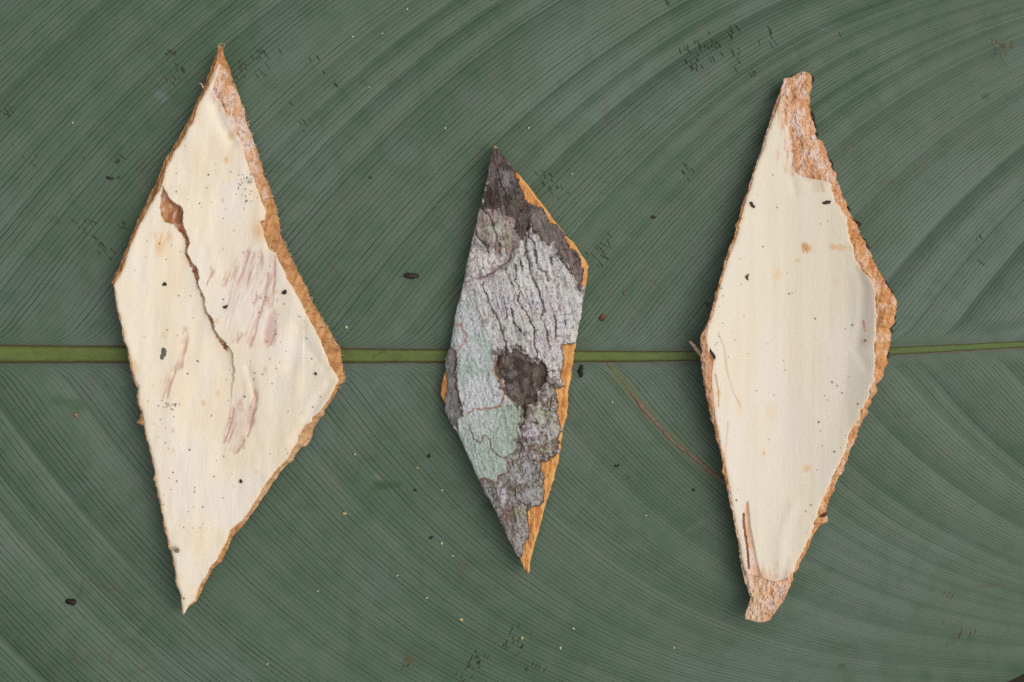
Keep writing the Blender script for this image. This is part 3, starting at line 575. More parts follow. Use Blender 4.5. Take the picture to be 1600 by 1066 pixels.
C3R = G((642,225),(646,300),(657,340),(670,400),(695,440),(705,500),(710,600),(714,660),(730,700),(770,724),(830,742),(900,752),(944,768),(956,810),(968,850),(985,900),(1010,940),(1040,980),(1046,1040)) + \
      H((885,0),(880,40),(890,90),(905,150),(925,220),(950,270),(990,310),(1015,370),(1025,450),(1025,550),(1018,640),(1015,700),(1015,780),(1005,850),(985,920),(960,990),(940,1050)) + \
      I((865,0),(840,60),(810,130),(795,200),(770,260),(745,310),(720,370),(690,420),(680,450),(665,500),(650,550),(630,610),(605,660),(580,710),(555,770),(534,802),(500,814),(462,826))
AX3 = lambda y: np.interp(y, [110, 540, 975], [1246, 1250, 1195])
def B3(x, y):
    q = (x - AX3(y)) / 150; return 6 + 34 * np.minimum(q * q, 1.2)
FLAP3 = I((530,703),(582,705),(574,765),(532,812),(508,795)); TORN3 = I((324,446),(332,440),(345,560),(360,640),(380,740),(398,806),(340,806),(334,700),(322,620),(312,510)); SPLIT3 = I((313,500),(312,520),(318,580),(330,650),(335,705),(338,760))
def T3(x, y):
    z = B3(x, y) + 31 + 1.2 * fib(x, y, 40, 500, 0.0, 2, 203) + 2.2 * fbm(x / 80, y / 160, 2, 205) + .7 * fbm(x / 24, y / 120, 2, 208) + .15 * fbm(x / 3.5, y / 18, 3, 206)
    q = (x - AX3(y)) / 150; z = z + 9 * sstep(.5, .9, q) * sstep(330, 420, y) * sstep(720, 600, y)
    z = z - 3.5 * sstep(2, -3, pg_sd(x, y, TORN3, 20)) + 1.6 * sstep(4, -6, pg_sd(x, y, FLAP3, 20)) - 9 * sstep(2.4, .4, pl_dist(x, y, SPLIT3, 14) + .8 * fbm(x / 3, y / 5, 2, 210))
    z = z - 1.6 * np.exp(-(pl_dist(x, y, ((1340, 415), (1348, 450), (1345, 500), (1338, 545), (1352, 575)), 40) / 7) ** 2)
    z = z - 1.5 * np.exp(-(pl_dist(x, y, ((1240, 150), (1236, 260), (1243, 300)), 40) / 6) ** 2) + 2 * np.exp(-(pl_dist(x, y, ((1220, 880), (1222, 840), (1240, 790)), 40) / 10) ** 2)
    return z - 4 * sstep(140, 110, y)
STRK3 = [(H((205,600),(235,680),(250,800),(290,920),(325,985)), .9, .45), (I((235,60),(225,180),(222,260)), .8, .4), (H((190,820),(205,900),(207,985)), .9, .8), (H((960,540),(968,590)), 1.6, .8), (G((805,640),(830,740)), 3.4, .75), (G((865,620),(872,690)), 2.4, .8), (G((880,740),(900,820)), 1.8, .6), (G((720,690),(745,720)), 1.2, .4)]
def body_col3(X, Y, Z, kd):
    n2 = fbm(X / 9, Y / 12, 3, 222); n3 = fib(X, Y, 2.4, 11, 0, 3, 223); n1 = fib(X, Y, 4.5, 16, 0, 3, 221)
    c = np.zeros(X.shape + (3,)) + lin(214, 158, 104); c = mix(c, sstep(0, .3, n1) * .7, lin(226, 184, 140)); c = mix(c, sstep(0, .3, n2) * .5, lin(226, 196, 176)); c = mix(c, sstep(.12, .4, n3) * .6, lin(182, 112, 66)); c = mix(c, sstep(.15, .4, -n2) * .45, lin(196, 130, 72))
    t = np.maximum(sstep(310, 270, Y + 12 * n2), sstep(870, 905, Y + 8 * n2)); c = mix(c, t, torn_col(X, Y, 230))
    edge = side(P3R, Y) - X; c = mix(c, t * sstep(12, 3, edge + 4 * n2) * .6, lin(210, 150, 92))
    lf = ((X < 1130) & (Y > 510) & (Y < 660)); c = mix(c, lf * (.6 + .4 * n2), lin(196, 154, 128))
    c = mix(c, ((X < 1190) & (Y > 770)) * (.6 + .3 * n1), lin(226, 202, 172))
    c = mix(c, np.exp(-((X - 1274) / 3.5) ** 2 - ((Y - 213) / 4.0) ** 2), lin(236, 226, 232))
    sp = vnoise(X / 2.4, Y / 2.4, 25); c = mix(c, sstep(.92, .98, sp) * .7, lin(110, 66, 44))
    return mix(c, (kd == 2) * 1.0, lin(70, 60, 52))
spots3 = [(float(x), float(y), float(r)) for x, y, r in zip(rng.uniform(1105, 1370, 100), rng.uniform(280, 860, 100), rng.choice([.6, .7, .8, .9], 100)) if vnoise(x / 50, y / 50, 13) > .5]
spots3 += [(1261, 389, 1), (1234, 459, 1.6), (1275, 498, 1.6), (1332, 508, 1.8), (1301, 598, 1.3), (1309, 603, 1.3), (1316, 614, 1.3), (1339, 631, 1.5), (1280, 660, 1.5), (1280, 660, 1.4), (1304, 706, 1.9), (1151, 782, 1.9), (1268, 790, 1.4), (1260, 800, 1.1), (1193, 385, 1.4), (1126, 451, 1.3), (1215, 324, 1.2), (1208, 273, 1.0), (1351, 532, 2)]
def cream_col3(X, Y, Z, kd):
    n1 = fib(X, Y, 9, 380, 0, 3, 240); n2 = fbm(X / 50, Y / 110, 3, 241); n3 = fib(X, Y, 2.8, 50, 0, 2, 242)
    c = np.zeros(X.shape + (3,)) + lin(232, 222, 203); c = mix(c, sstep(0, .4, n1) * .5, lin(229, 215, 188)); c = mix(c, sstep(.05, .4, n2) * .45, lin(231, 223, 212)); c = mix(c, sstep(.3, .9, n3) * .15, lin(226, 208, 176))
    c = mix(c, sstep(.2, .8, -n2) * .3, lin(231, 213, 181)); c = mix(c, sstep(700, 330, Y) * .25, lin(226, 216, 188))
    for cx, cy, rx, ry, a, cc in ((1262, 388, 10, 8, .85, (214, 164, 102)), (1258, 383, 6, 5, .6, (202, 146, 84)), (1312, 387, 19, 5, .55, (226, 178, 128)), (1302, 385, 7, 5, .5, (220, 168, 110)), (1217, 428, 7, 11, .55, (236, 198, 150)), (1262, 733, 7, 7, .65, (226, 184, 120)), (1194, 709, 4, 4, .65, (222, 180, 100)), (1306, 440, 4, 7, .4, (232, 200, 150)),
                              (1122, 614, 5, 5, .7, (232, 190, 120)), (1155, 632, 5, 18, .35, (238, 200, 150)), (1208, 645, 14, 20, .2, (232, 196, 150)), (1349, 533, 5, 4, .6, (210, 160, 110)), (1350, 420, 14, 8, .6, (226, 188, 130)), (1248, 407, 3, 3, .5, (212, 170, 90)), (1286, 542, 4, 10, .3, (236, 204, 150)), (1296, 562, 3, 3, .4, (236, 190, 140))):
        c = mix(c, sstep(1.25, .45, np.hypot((X - cx) / rx, (Y - cy) / ry) + .35 * n3) * a, lin(*cc))
    for ln, wd, a in STRK3: c = mix(c, sstep(wd + 1.2, wd * .3, pl_dist(X, Y, ln, 16) + .6 * n3) * a, lin(196, 142, 112))
    c = mix(c, sstep(2.6, .5, pl_dist(X, Y, SPLIT3, 14) + .8 * fbm(X / 3, Y / 5, 2, 210)), lin(172, 110, 78))
    sl = np.array([(1348, 420), (1356, 450), (1358, 500), (1352, 540)]); c = mix(c, sstep(11, 2, pl_dist(X, Y, sl, 30) + 3 * n3) * .55, lin(212, 190, 180))
    c = mix(c, sstep(2, -2, pg_sd(X, Y, TORN3, 20) + 2 * n3) * .85, torn_col(X, Y, 260))
    # torn top right
    tz = pg_sd(X, Y, G((790,500),(900,500),(950,640),(945,715),(905,725),(905,830),(845,835),(825,770),(795,750),(720,690),(705,500)), 30); c = mix(c, sstep(4, -4, tz + 3 * n3) * .55, lin(220, 192, 164))
    eL, eR = X - side(C3L, Y), side(C3R, Y) - X; c = mix(c, sstep(8, 0, np.minimum(eL, eR) + 3 * n3) * .35, lin(230, 196, 150))
    nt_ = fib(X, Y, 3.5, 22, 0, 3, 262); dtop = side(C3R, Y) - X; c = mix(c, sstep(20, 0, dtop + 26 * nt_) * sstep(300, 270, Y) * .8, torn_col(X, Y, 230)); c = mix(c, sstep(880, 912, Y + 22 * nt_) * .8, torn_col(X, Y, 230))
    c = specks(X, Y, c, spots3)
    return mix(c, (kd > 0) * 1.0, lin(226, 196, 150))
p3 = thing('bark_piece', 'smooth cream trough of bark with blunt torn ends, rightmost on the leaf', 'bark', 'kite-shaped pieces of cut bark')
lad = ladder(P3L, P3R, 109.5, 975.5, 190, 1.4, 2.0, 301, 3.2)
zt = body_top(lad, C3L, C3R, T3, 6, 24, 0.8, 4.0, 341, 148, 911)
solid('cut_edge', lad, zt, lambda x, y: B3(x, y) + 4, body_col3, MAT_RIM, p3, K3)
lad = ladder(C3L, C3R, 148, 911, 235, 1.25, 1.3, 311, 3.0)
ed = np.minimum(lad[3] - lad[1][:, None], lad[2][:, None] - lad[3]); zt = T3(lad[3], lad[4]) - 2.2 * np.exp(-ed / 2.0); MZ3 = (lad, zt)
solid('inner_face', lad, zt, lambda x, y: B3(x, y) + 16, cream_col3, MAT_CREAM, p3, K3, K=5)
ys = np.arange(112, 960, 1.6)
b_r = 6.0 * sstep(.1, .4, fbm(ys / 14, ys * 0, 2, 56)) * (ys < 560) + 8 * np.exp(-((ys - 120) / 9) ** 2) + 7 * np.exp(-((ys - 518) / 7) ** 2) + 6 * np.exp(-((ys - 350) / 10) ** 2)
P3Ro = list(zip(side(P3R, ys) + b_r - 1.5, ys)); P3Lo = list(zip(side(P3L, ys) + 2.5 - 3.2 * sstep(.2, .6, fbm(ys / 16, ys * 0, 2, 58)) * ((ys > 250) & (ys < 620)), ys))
lad = ladder(P3Lo, P3Ro, 113, 955, 60, 1.8, 1.0, 331)
solid('outer_bark', lad, B3(lad[3], lad[4]) + 9, lambda x, y: B3(x, y), dark_col, MAT_BARK, p3, K3, K=4)
hairs('edge_fibres', [p for p in P3R if 130 < p[1] < 960], p3, K3, lambda x, y: B3(x, y) + 16, 150, 1.5, 4.5, (226, 186, 138), 15, 1.0, label='short torn fibres along the right edge')
hairs('edge_fibres', [p for p in P3L if 200 < p[1] < 900], p3, K3, lambda x, y: B3(x, y) + 22, 90, 1.5, 3.5, (220, 186, 140), 16, -1.0)
tube_path('splinter', [(1099, 556), (1092, 549), (1086, 541), (1079, 534)], lambda v: 4.6 * (1 - .55 * v), lambda x, y, v: mix(lin(214, 184, 162)[None], np.array([v]), lin(200, 168, 150))[0], MAT_RIM, p3, lambda i, x, y, v: 40 - 6 * v, .5, 7, K3, .9, 1.5)['label'] = 'pale splinter sticking out at the left corner'
tube_path('torn_tuft', [(1284, 802), (1290, 806), (1294, 812), (1294, 818)], lambda v: 4.4 * (1 - .4 * v), lambda x, y, v: lin(216, 172, 124), MAT_RIM, p3, lambda i, x, y, v: 30 - 4 * v, .6, 7, K3, .9, 1.5)
tube_path('torn_tuft', [(1218, 934), (1222, 940), (1226, 944)], lambda v: 2.6 * (1 - .5 * v), lambda x, y, v: lin(220, 184, 136), MAT_RIM, p3, lambda i, x, y, v: 24, .6, 7, K3, .6, 1.5)

# ================================================================== 2. lichen-covered piece in the middle, outer side up
K2 = (DIST - 40) / DIST
P2L = Dd((490,65),(480,90),(465,140),(455,210),(445,260),(435,320),(415,400),(400,440),(390,500),(372,560),(360,620),(340,700),(325,780),(308,880),(290,950),(275,1000)) + \
      E((330,0),(318,60),(310,130),(295,200),(285,270),(268,310),(250,360),(248,420),(235,470),(215,560),(210,610),(230,650),(245,680),(250,730),(275,780),(300,830),(330,870)) + \
      F((340,0),(370,60),(400,130),(435,200),(465,280),(490,330),(520,400),(560,450),(590,510),(610,550),(630,600),(660,650),(680,710),(710,760),(740,820),(765,860),(775,890),(795,930),(812,968))
P2R = Dd((497,65),(510,85),(535,120),(570,160),(600,195),(630,230),(670,280),(710,330),(750,385),(790,435),(830,490),(870,545),(910,590),(945,620),(965,650),(990,690),(1020,730),(1030,760),(1025,810),(1012,870),(1008,910),(1000,960),(990,1010)) + \
      E((1197,0),(1190,70),(1182,110),(1170,160),(1155,240),(1148,310),(1140,370),(1128,440),(1115,520),(1100,590),(1098,650),(1100,720),(1090,770),(1070,830),(1062,880)) + \
      F((1062,0),(1050,80),(1040,150),(1030,200),(1010,260),(1000,310),(985,360),(970,410),(955,460),(935,510),(920,570),(905,620),(890,680),(875,740),(860,790),(845,850),(838,900),(830,960),(820,970))
C2L = [(x - .8, y) for x, y in P2L if not (582 < y < 635) and y < 872] + E((255,470),(258,560),(250,640),(247,690)) + F((768,862))
C2R = Dd((505,88),(535,122),(568,162),(598,205),(610,240),(635,290),(655,340),(665,370),(690,403),(722,408),(740,412),(765,425),(785,470),(800,500),(840,515),(875,560),(900,610),(915,655),(955,662),(970,690),(985,740),(1000,790),(1000,830),(988,858),(1010,885),(1008,910),(1000,960),(990,1010)) + \
      E((1195,0),(1188,90),(1162,112),(1165,160),(1150,200),(1146,240),(1115,252),(1052,256),(1060,290),(1070,340),(1065,400),(1050,450),(1055,500),(1072,548),(1016,572),(1020,620),(1030,680),(1025,740),(1045,800),(1050,850),(1035,900),(1030,980)) + \
      F((1035,60),(1030,120),(1010,148),(915,185),(920,240),(935,290),(930,350),(935,400),(930,455),(890,488),(828,505),(815,540),(825,600),(830,660),(825,715),(790,770),(785,800),(770,850))
AX2 = lambda y: np.interp(y, [228, 540, 898], [775, 806, 823])
def B2(x, y): return 3.0 + 0 * x
def Tb2(x, y):
    q = (x - AX2(y)) / 112; return 40 - 17 * np.minimum(q * q, 1.3) - 10 * sstep(280, 228, y) - 12 * sstep(780, 898, y)
def body_col2(X, Y, Z, kd):
    n1 = fib(X, Y, 6, 22, 0, 3, 421); n2 = fbm(X / 10, Y / 14, 3, 422); n3 = fib(X, Y, 2.6, 10, 0, 3, 423)
    c = np.zeros(X.shape + (3,)) + lin(212, 152, 88); c = mix(c, sstep(0, .3, n1) * .6, lin(232, 180, 112)); c = mix(c, sstep(.05, .35, n2) * .7, lin(198, 122, 62)); c = mix(c, sstep(.12, .4, n3) * .55, lin(160, 96, 50)); c = mix(c, sstep(.15, .45, -n3) * .4, lin(238, 194, 136))
    edge = side(P2R, Y) - X; c = mix(c, sstep(5, 1.5, edge + 2 * n2) * .5, lin(232, 180, 104))
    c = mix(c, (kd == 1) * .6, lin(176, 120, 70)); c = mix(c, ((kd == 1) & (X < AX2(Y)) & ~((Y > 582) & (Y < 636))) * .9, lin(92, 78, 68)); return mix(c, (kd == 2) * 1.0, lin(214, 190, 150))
p2 = thing('bark_piece', 'narrow grey bark piece crusted with pale lichen, outer side up, between the cream pieces', 'bark', 'kite-shaped pieces of cut bark')
P2Li = [(x + (0 if 582 < y < 636 or y > 868 or y < 232 else 2.0), y) for x, y in P2L]
lad = ladder(P2Li, P2R, 227.7, 898, 110, 1.5, .8, 401, 2.2); X, Y = lad[3], lad[4]
eR = lad[2][:, None] - X; eL = X - lad[1][:, None]
zt = Tb2(X, Y) + 2.6 * fbm(X / 6, Y / 8, 4, 431) + 1.4 * fib(X, Y, 3, 14, 0, 2, 432) - 2.5 * np.exp(-eR / 2.5) - 2 * np.exp(-eL / 2.5)
solid('inner_bark', lad, zt, B2, body_col2, MAT_ORANGE, p2, K2, K=8, under=3.0)
hairs('edge_fibres', [p for p in P2R if 240 < p[1] < 890], p2, K2, lambda x, y: 24, 90, 1.2, 3.2, (232, 190, 120), 25, 1.0, label='short orange fibres along the right edge')

# crust plates, cut out of one relief by region
R_TOP = K((470,20),(530,60),(690,280),(770,490),(830,610),(960,610),(1010,740),(1110,780),(1180,930),(1250,1010),(1290,1066)) + J((1220,40),(1320,180),(1345,330),(1300,430),(1240,385),(1200,290),(1130,180),(1060,80)) + K((1050,970),(950,925),(900,870),(830,790),(800,830),(800,920),(720,900),(690,830),(680,700),(600,690),(480,620),(340,650),(370,540),(420,300))
R_PINK = K((340,640),(480,620),(600,690),(690,710),(700,850),(700,920),(640,1010),(590,1025),(450,985),(380,940),(300,830))
R_PALE = J((270,0),(420,30),(500,62),(600,95),(645,50),(638,140),(580,205),(500,255),(380,322),(330,332),(205,275),(235,100))
R_BLUE = J((155,560),(240,520),(330,640),(380,780),(450,890),(490,1000),(505,1066)) + M_((500,40),(490,200),(555,270),(578,400),(550,490),(430,522),(280,532),(235,565),(195,600),(182,500),(150,380),(130,200),(115,40)) + J((95,880))
R_DARK = M_((500,50),(560,15)) + J((600,975),(700,975),(785,1040)) + M_((800,30),(840,130),(905,85),(955,105),(985,200),(935,310),(890,400),(870,470),(795,490),(770,625),(742,590),(722,485),(640,440),(580,380),(572,270),(500,190))
R_LOBE = M_((240,565),(280,532),(430,527),(552,500),(600,470),(700,500),(752,585),(762,632),(705,700),(722,785),(705,880),(625,955),(560,975)) + N_((520,70),(545,130),(540,205),(482,232),(460,280),(432,290),(370,256),(305,270),(180,10)) + M_((170,850),(140,720),(155,612),(195,600))
R_MOT = M_((905,370),(960,275),(1130,310),(1200,700),(1150,980),(1000,985),(900,1015),(830,975),(760,905),(722,800),(732,705),(772,632),(800,500),(880,480))
R_STRIP = M_((30,-40),(108,-10),(130,200),(150,380),(182,500),(182,580),(152,620),(140,730),(0,560),(0,100))
PLATES = ['pale grey fissured crust across the middle', 'dark brown-grey crust at the upper tip', 'mottled pinkish-green crust below the dark tip', 'whitish lichen patch at the left edge', 'blue-green lichen sheet on the left', 'dark bare patch in the middle',
          'pale green lobed lichen at the lower left', 'mottled green-grey crust at the lower right', 'dark mottled crust at the lower tip', 'dark grey strip along the left edge']
CRK = [(J((760,0),(790,100),(820,200),(825,270),(850,340),(880,420),(910,490),(930,560),(955,630)), 1.9), (J((680,200),(695,300),(685,350),(710,430),(780,520),(830,600)), 1.3), (J((710,460),(695,510),(740,590),(800,670),(830,740),(855,820),(850,900),(880,980),(880,1066)), 1.5), (J((380,370),(410,450),(440,540),(480,650),(530,710),(560,820),(580,920),(600,1040)), 1.5),
       (J((930,620),(930,710),(960,780),(985,900),(1000,960)), 1.5), (J((850,0),(880,100),(885,160),(880,240)), 1.2), (J((600,270),(640,350),(665,410)), 1.0), (J((890,240),(950,260),(980,340)), 1.8), (J((1010,130),(1015,210)), 1.0), (J((1100,150),(1180,250),(1230,340)), 1.1), (J((410,20),(435,140)), 1.0), (J((540,70),(545,130)), .9), (J((700,100),(750,250)), .9),
       (J((560,500),(600,600),(590,700)), .8), (J((640,600),(680,760),(760,850)), .8), (J((1090,480),(1130,600),(1150,760)), .7), (J((1010,560),(1050,720),(1050,880)), .8), (J((830,480),(870,600),(890,700)), .8), (J((240,420),(270,560)), .6), (K((360,620),(440,700),(480,790),(510,900),(540,980)), 1.6), (K((310,830),(345,920),(420,970),(430,1040)), 1.4), (K((830,690),(800,780),(805,900),(860,970),(870,1066)), 1.7), (K((770,930),(770,1066)), 2.0),
       (K((680,720),(700,850)), 1.1), (K((640,300),(640,400)), .9), (K((480,280),(560,420),(600,500)), .9), (M_((840,130),(820,200),(830,300),(860,400)), 1.5), (M_((730,130),(760,230),(760,330),(790,400)), 1.3), (M_((950,110),(970,220)), 2.0), (M_((600,0),(620,60)), 1.0), (M_((770,640),(720,700)), 1.5), (M_((820,640),(900,670)), 1.2), (M_((1010,400),(1000,560)), .7), (N_((600,330),(620,420),(700,470)), 1.2)]
LINES = [(M_((500,50),(490,200),(560,270),(577,400),(550,490),(430,525),(280,531),(240,570)), 1.3, (168, 120, 92)), (M_((260,680),(290,800),(360,840),(390,780),(410,770),(450,810),(460,880),(500,950),(560,970)), 1.0, (122, 90, 70)), (N_((310,270),(370,256),(430,291),(460,280),(482,232),(540,205),(545,130),(520,70)), 1.5, (150, 112, 102)),
         (M_((112,0),(131,200),(152,380),(185,500),(182,580)), 1.5, (108, 74, 74)), (J((110,750),(180,760),(220,850),(200,930),(140,1000),(110,1066)), 2.0, (184, 142, 138)), (J((642,55),(638,140),(580,205),(500,255),(380,322),(320,330)), 1.4, (112, 80, 80)), (K((420,975),(590,1025),(640,1000)), 1.2, (170, 140, 130)), (M_((720,800),(770,820),(810,790),(880,785)), .9, (104, 84, 72))]
clad = ladder(C2L, [p for p in P2R if p[1] < 870] + [(829, 872)], 231, 872, 190, 1.2, .9, 411, 1.0); X, Y = clad[3], clad[4]
CRX = side(C2R, Y + 3.5 * fbm(X / 6, Y / 6, 3, 415)) + 3 * fbm(X / 5, Y / 5, 3, 416); CRX = np.where(side(P2R, Y) - side(C2R, Y) < 4, X + 50, CRX)
wx = X + 7 * fbm(X / 11, Y / 11, 5, 440); wy = Y + 7 * fbm(X / 11, Y / 11, 5, 441)
sd = [pg_sd(wx, wy, r, 60) for r in (R_TOP, R_PINK, R_PALE, R_BLUE, R_DARK, R_LOBE, R_MOT, R_STRIP)]
reg = np.zeros(X.shape, int)
reg[(wy > 742) | ((wy > 690) & (wx > 782))] = 8
for code, s in ((1, sd[0]), (2, sd[1]), (3, sd[2]), (4, sd[3]), (7, sd[6]), (6, sd[5]), (9, sd[7]), (5, sd[4])): reg[s < 0] = code
off = np.array([7.5, 5.0, 6.5, 8.0, 8.0, 3.2, 7.6, 7.0, 5.0, 3.5])[reg]
fibre = fib(X, Y, 6, 55, -.22, 3, 450); fine = fbm(X / 3, Y / 4.5, 3, 451); big = fbm(X / 22, Y / 26, 3, 452)
Z = Tb2(X, Y) + off + 1.5 * fibre + 1.7 * fine + 2.2 * big + .7 * fbm(X / 1.8, Y / 2.4, 2, 457)
Z = Z + np.where(reg == 0, 1.5 * fib(X, Y, 9, 90, -.22, 2, 453), 0) + np.where(np.isin(reg, (7, 8)), 1.6 * fbm(X / 7, Y / 9, 3, 454), 0) + np.where(reg == 5, 2.4 * fib(X, Y, 5, 26, -.1, 4, 455), 0) + np.where(reg == 1, 1.6 * fib(X, Y, 5, 30, -.3, 3, 469), 0)
jx, jy = X + 3.4 * fbm(X / 9, Y / 8, 3, 456) + .8 * fbm(X / 2, Y / 2.5, 2, 458), Y + 2 * fbm(X / 8, Y / 8, 2, 457)
crk = np.full(X.shape, 0.0)
for ln, w in CRK: crk = np.maximum(crk, sstep(w * 1.15 + .8, w * .3, pl_dist(jx, jy, ln, 14) + 1.1 * vnoise(X / 14, Y / 18, 459) + .5 * fine))
rid = 1 - np.abs(fib(X, Y, 8, 60, -.22, 4, 470)) * 2.4; Z = Z + np.where(reg == 0, 1.8 * np.clip(rid, -1, 1), 0) - 5.2 * crk - 1.5 * np.where(np.isin(reg, (0, 1, 5)), sstep(.86, .98, rid), 0)
for ln, w, c in LINES: Z = Z - 1.3 * sstep(w + .8, 0, pl_dist(jx, jy, ln, 12))
ed = np.minimum(np.minimum(X - clad[1][:, None], clad[2][:, None] - X), np.abs(CRX - X)); Z = Z - 2.6 * np.exp(-ed / 1.8)
Z = np.maximum(Z, Tb2(X, Y) + 2.2)
qx = X + 9 * fbm(X / 10, Y / 12, 4, 480); qy = Y + 9 * fbm(X / 10, Y / 12, 4, 481)
n_a = fbm(qx / 11, qy / 15, 5, 460); n_b = fbm(qx / 7, qy / 11, 5, 461); n_c = vnoise(X / 1.9, Y / 2.2, 462); n_d = fbm(X / 28, Y / 34, 2, 463); n_e = fbm(qx / 5, qy / 7, 4, 466); n_f = fbm(X / 2.2, Y / 3.0, 2, 467); n_g = fib(X, Y, 3, 16, -.2, 3, 468)
pal = [(203, 201, 199), (88, 78, 74), (170, 163, 152), (210, 206, 201), (172, 184, 178), (92, 81, 73), (167, 181, 172), (156, 157, 142), (118, 120, 116), (134, 132, 130)]
hx = wx + 9 * fbm(X / 6, Y / 7, 5, 490); hy = wy + 9 * fbm(X / 6, Y / 7, 5, 491)
regg = reg.copy(); reg = np.zeros(X.shape, int); reg[(hy > 742) | ((hy > 690) & (hx > 782))] = 8
for code, rr in ((1, R_TOP), (2, R_PINK), (3, R_PALE), (4, R_BLUE), (7, R_MOT), (6, R_LOBE), (9, R_STRIP), (5, R_DARK)): reg[pg_sd(hx, hy, rr, 30) < 0] = code
reg = np.where((regg == 6) | (regg == 9), regg, reg)
col = np.stack([lin(*p) for p in pal])[reg]
def rm(codes, m, c):
    global col
    col = mix(col, np.isin(reg, codes) * m, lin(*c))
rm((0,), sstep(-.02, .22, fibre) * .55, (182, 176, 173)); rm((0,), sstep(.04, .3, -fibre) * .5, (216, 213, 207)); rm((0,), sstep(.0, .25, n_d) * .4, (203, 208, 200)); rm((0,), sstep(.04, .3, -n_d) * .4, (202, 199, 207)); rm((0,), sstep(.2, .4, n_b) * .5, (204, 180, 166))
rm((0,), np.exp(-((X - 812) / 14) ** 2 - ((Y - 522) / 9) ** 2) * .5, (130, 128, 132)); rm((0,), np.exp(-((X - 790) / 9) ** 2 - ((Y - 440) / 9) ** 2) * .4, (152, 152, 164))
rm((1,), sstep(-.02, .22, fibre) * .5, (138, 128, 130)); rm((1,), sstep(.0, .2, n_a) * .75, (54, 47, 45)); rm((1,), sstep(.12, .3, n_d) * .5, (150, 141, 146)); rm((1,), sstep(.04, .28, -n_a) * .45, (112, 108, 90)); rm((1,), sstep(.1, .32, n_b) * .25, (100, 76, 70)); rm((1,), sstep(.05, .25, -n_e) * .4, (124, 118, 106)); rm((1,), np.exp(-((X - 773) / 3) ** 2 - ((Y - 259) / 6) ** 2) * .9, (122, 62, 40)); rm((1,), np.exp(-((X - 797) / 10) ** 2 - ((Y - 282) / 16) ** 2) * .5, (150, 144, 148)); rm((1,), (X > 850) * .3, (84, 74, 68)); rm((1,), sstep(320, 380, Y) * sstep(-.05, .2, n_e) * .6, (150, 132, 128))
rm((2,), sstep(-.02, .2, n_a) * .7, (190, 172, 168)); rm((2,), sstep(.04, .28, -n_a) * .7, (146, 150, 116)); rm((2,), sstep(.05, .25, n_b) * .6, (122, 92, 92)); rm((2,), sstep(.1, .3, -n_b) * .5, (200, 194, 188))
rm((3,), sstep(.04, .28, n_a) * .6, (202, 184, 182)); rm((3,), sstep(.14, .34, n_b) * .6, (150, 110, 110)); rm((3,), sstep(.04, .28, -n_a) * .4, (184, 192, 182))
rm((4,), sstep(-.2, .5, n_d + .6 * np.exp(-((X - 752) / 22) ** 2 - ((Y - 590) / 50) ** 2)) * .65, (212, 211, 215)); rm((4,), sstep(.04, .28, n_a) * .4, (168, 182, 174)); rm((4,), sstep(.16, .36, n_b) * .4, (176, 176, 168))
rm((5,), sstep(-.02, .22, n_a) * .6, (120, 108, 98)); rm((5,), sstep(.04, .2, -n_a) * .75, (58, 50, 45)); rm((5,), sstep(.1, .32, n_b) * .5, (140, 130, 126)); rm((5,), sstep(825, 845, X) * .4, (70, 62, 58))
rm((6,), sstep(-.1, .5, n_d + .5 * np.exp(-((X - 765) / 25) ** 2 - ((Y - 665) / 25) ** 2)) * .6, (200, 205, 207)); rm((6,), sstep(.04, .28, n_a) * .45, (158, 170, 150)); rm((6,), sstep(.1, .3, n_b) * .35, (186, 184, 174)); rm((6,), sstep(790, 812, X) * .5, (134, 146, 118))
rm((7,), sstep(-.02, .2, n_a) * .7, (176, 175, 178)); rm((7,), sstep(.05, .25, -n_a) * .6, (122, 132, 96)); rm((7,), sstep(.05, .25, n_b) * .7, (110, 86, 78)); rm((7,), sstep(.14, .34, -n_b) * .6, (196, 192, 184)); rm((7,), sstep(.16, .34, n_e) * .5, (124, 82, 62))
rm((8,), sstep(-.02, .2, n_a) * .6, (148, 148, 148)); rm((8,), sstep(.05, .25, -n_a) * .7, (94, 70, 62)); rm((8,), sstep(.05, .25, n_b) * .6, (128, 136, 102)); rm((8,), sstep(.1, .3, -n_b) * .6, (176, 172, 178)); rm((8,), sstep(.1, .3, n_e) * .5, (80, 62, 56)); rm((8,), sstep(770, 762, X - (Y - 760) * .35 + 14 * n_b) * .7, (112, 116, 114)); rm((8,), np.exp(-((X - 786) / 6) ** 2 - ((Y - 780) / 16) ** 2) * .7, (188, 184, 192)); rm((8,), sstep(810, 850, Y) * .5, (164, 156, 152)); rm((8, 7), sstep(.05, .2, n_f + .4 * n_e) * .45, (206, 202, 200)); rm((8, 7), sstep(.12, .28, -n_f + .5 * n_b) * .5, (84, 60, 52))
rm((8,), np.exp(-((X - 795) / 11) ** 2 - ((Y - 806) / 16) ** 2) * .6, (112, 72, 54)); rm((9,), sstep(-.02, .22, n_b) * .5, (146, 144, 144)); rm((9,), sstep(.1, .3, -n_b) * .5, (92, 90, 90))
col = mix(col, sstep(.1, .35, n_f) * .32, col * .55); col = mix(col, sstep(.1, .35, -n_f) * .25, np.minimum(col * 1.5, .75)); col = mix(col, sstep(.1, .32, n_g) * np.isin(reg, (0, 1, 5)) * .28, col * .65)
col = mix(col, sstep(.82, .95, n_c) * .4, lin(92, 84, 80)); col = mix(col, sstep(.85, .97, 1 - n_c) * .3, lin(214, 210, 206))
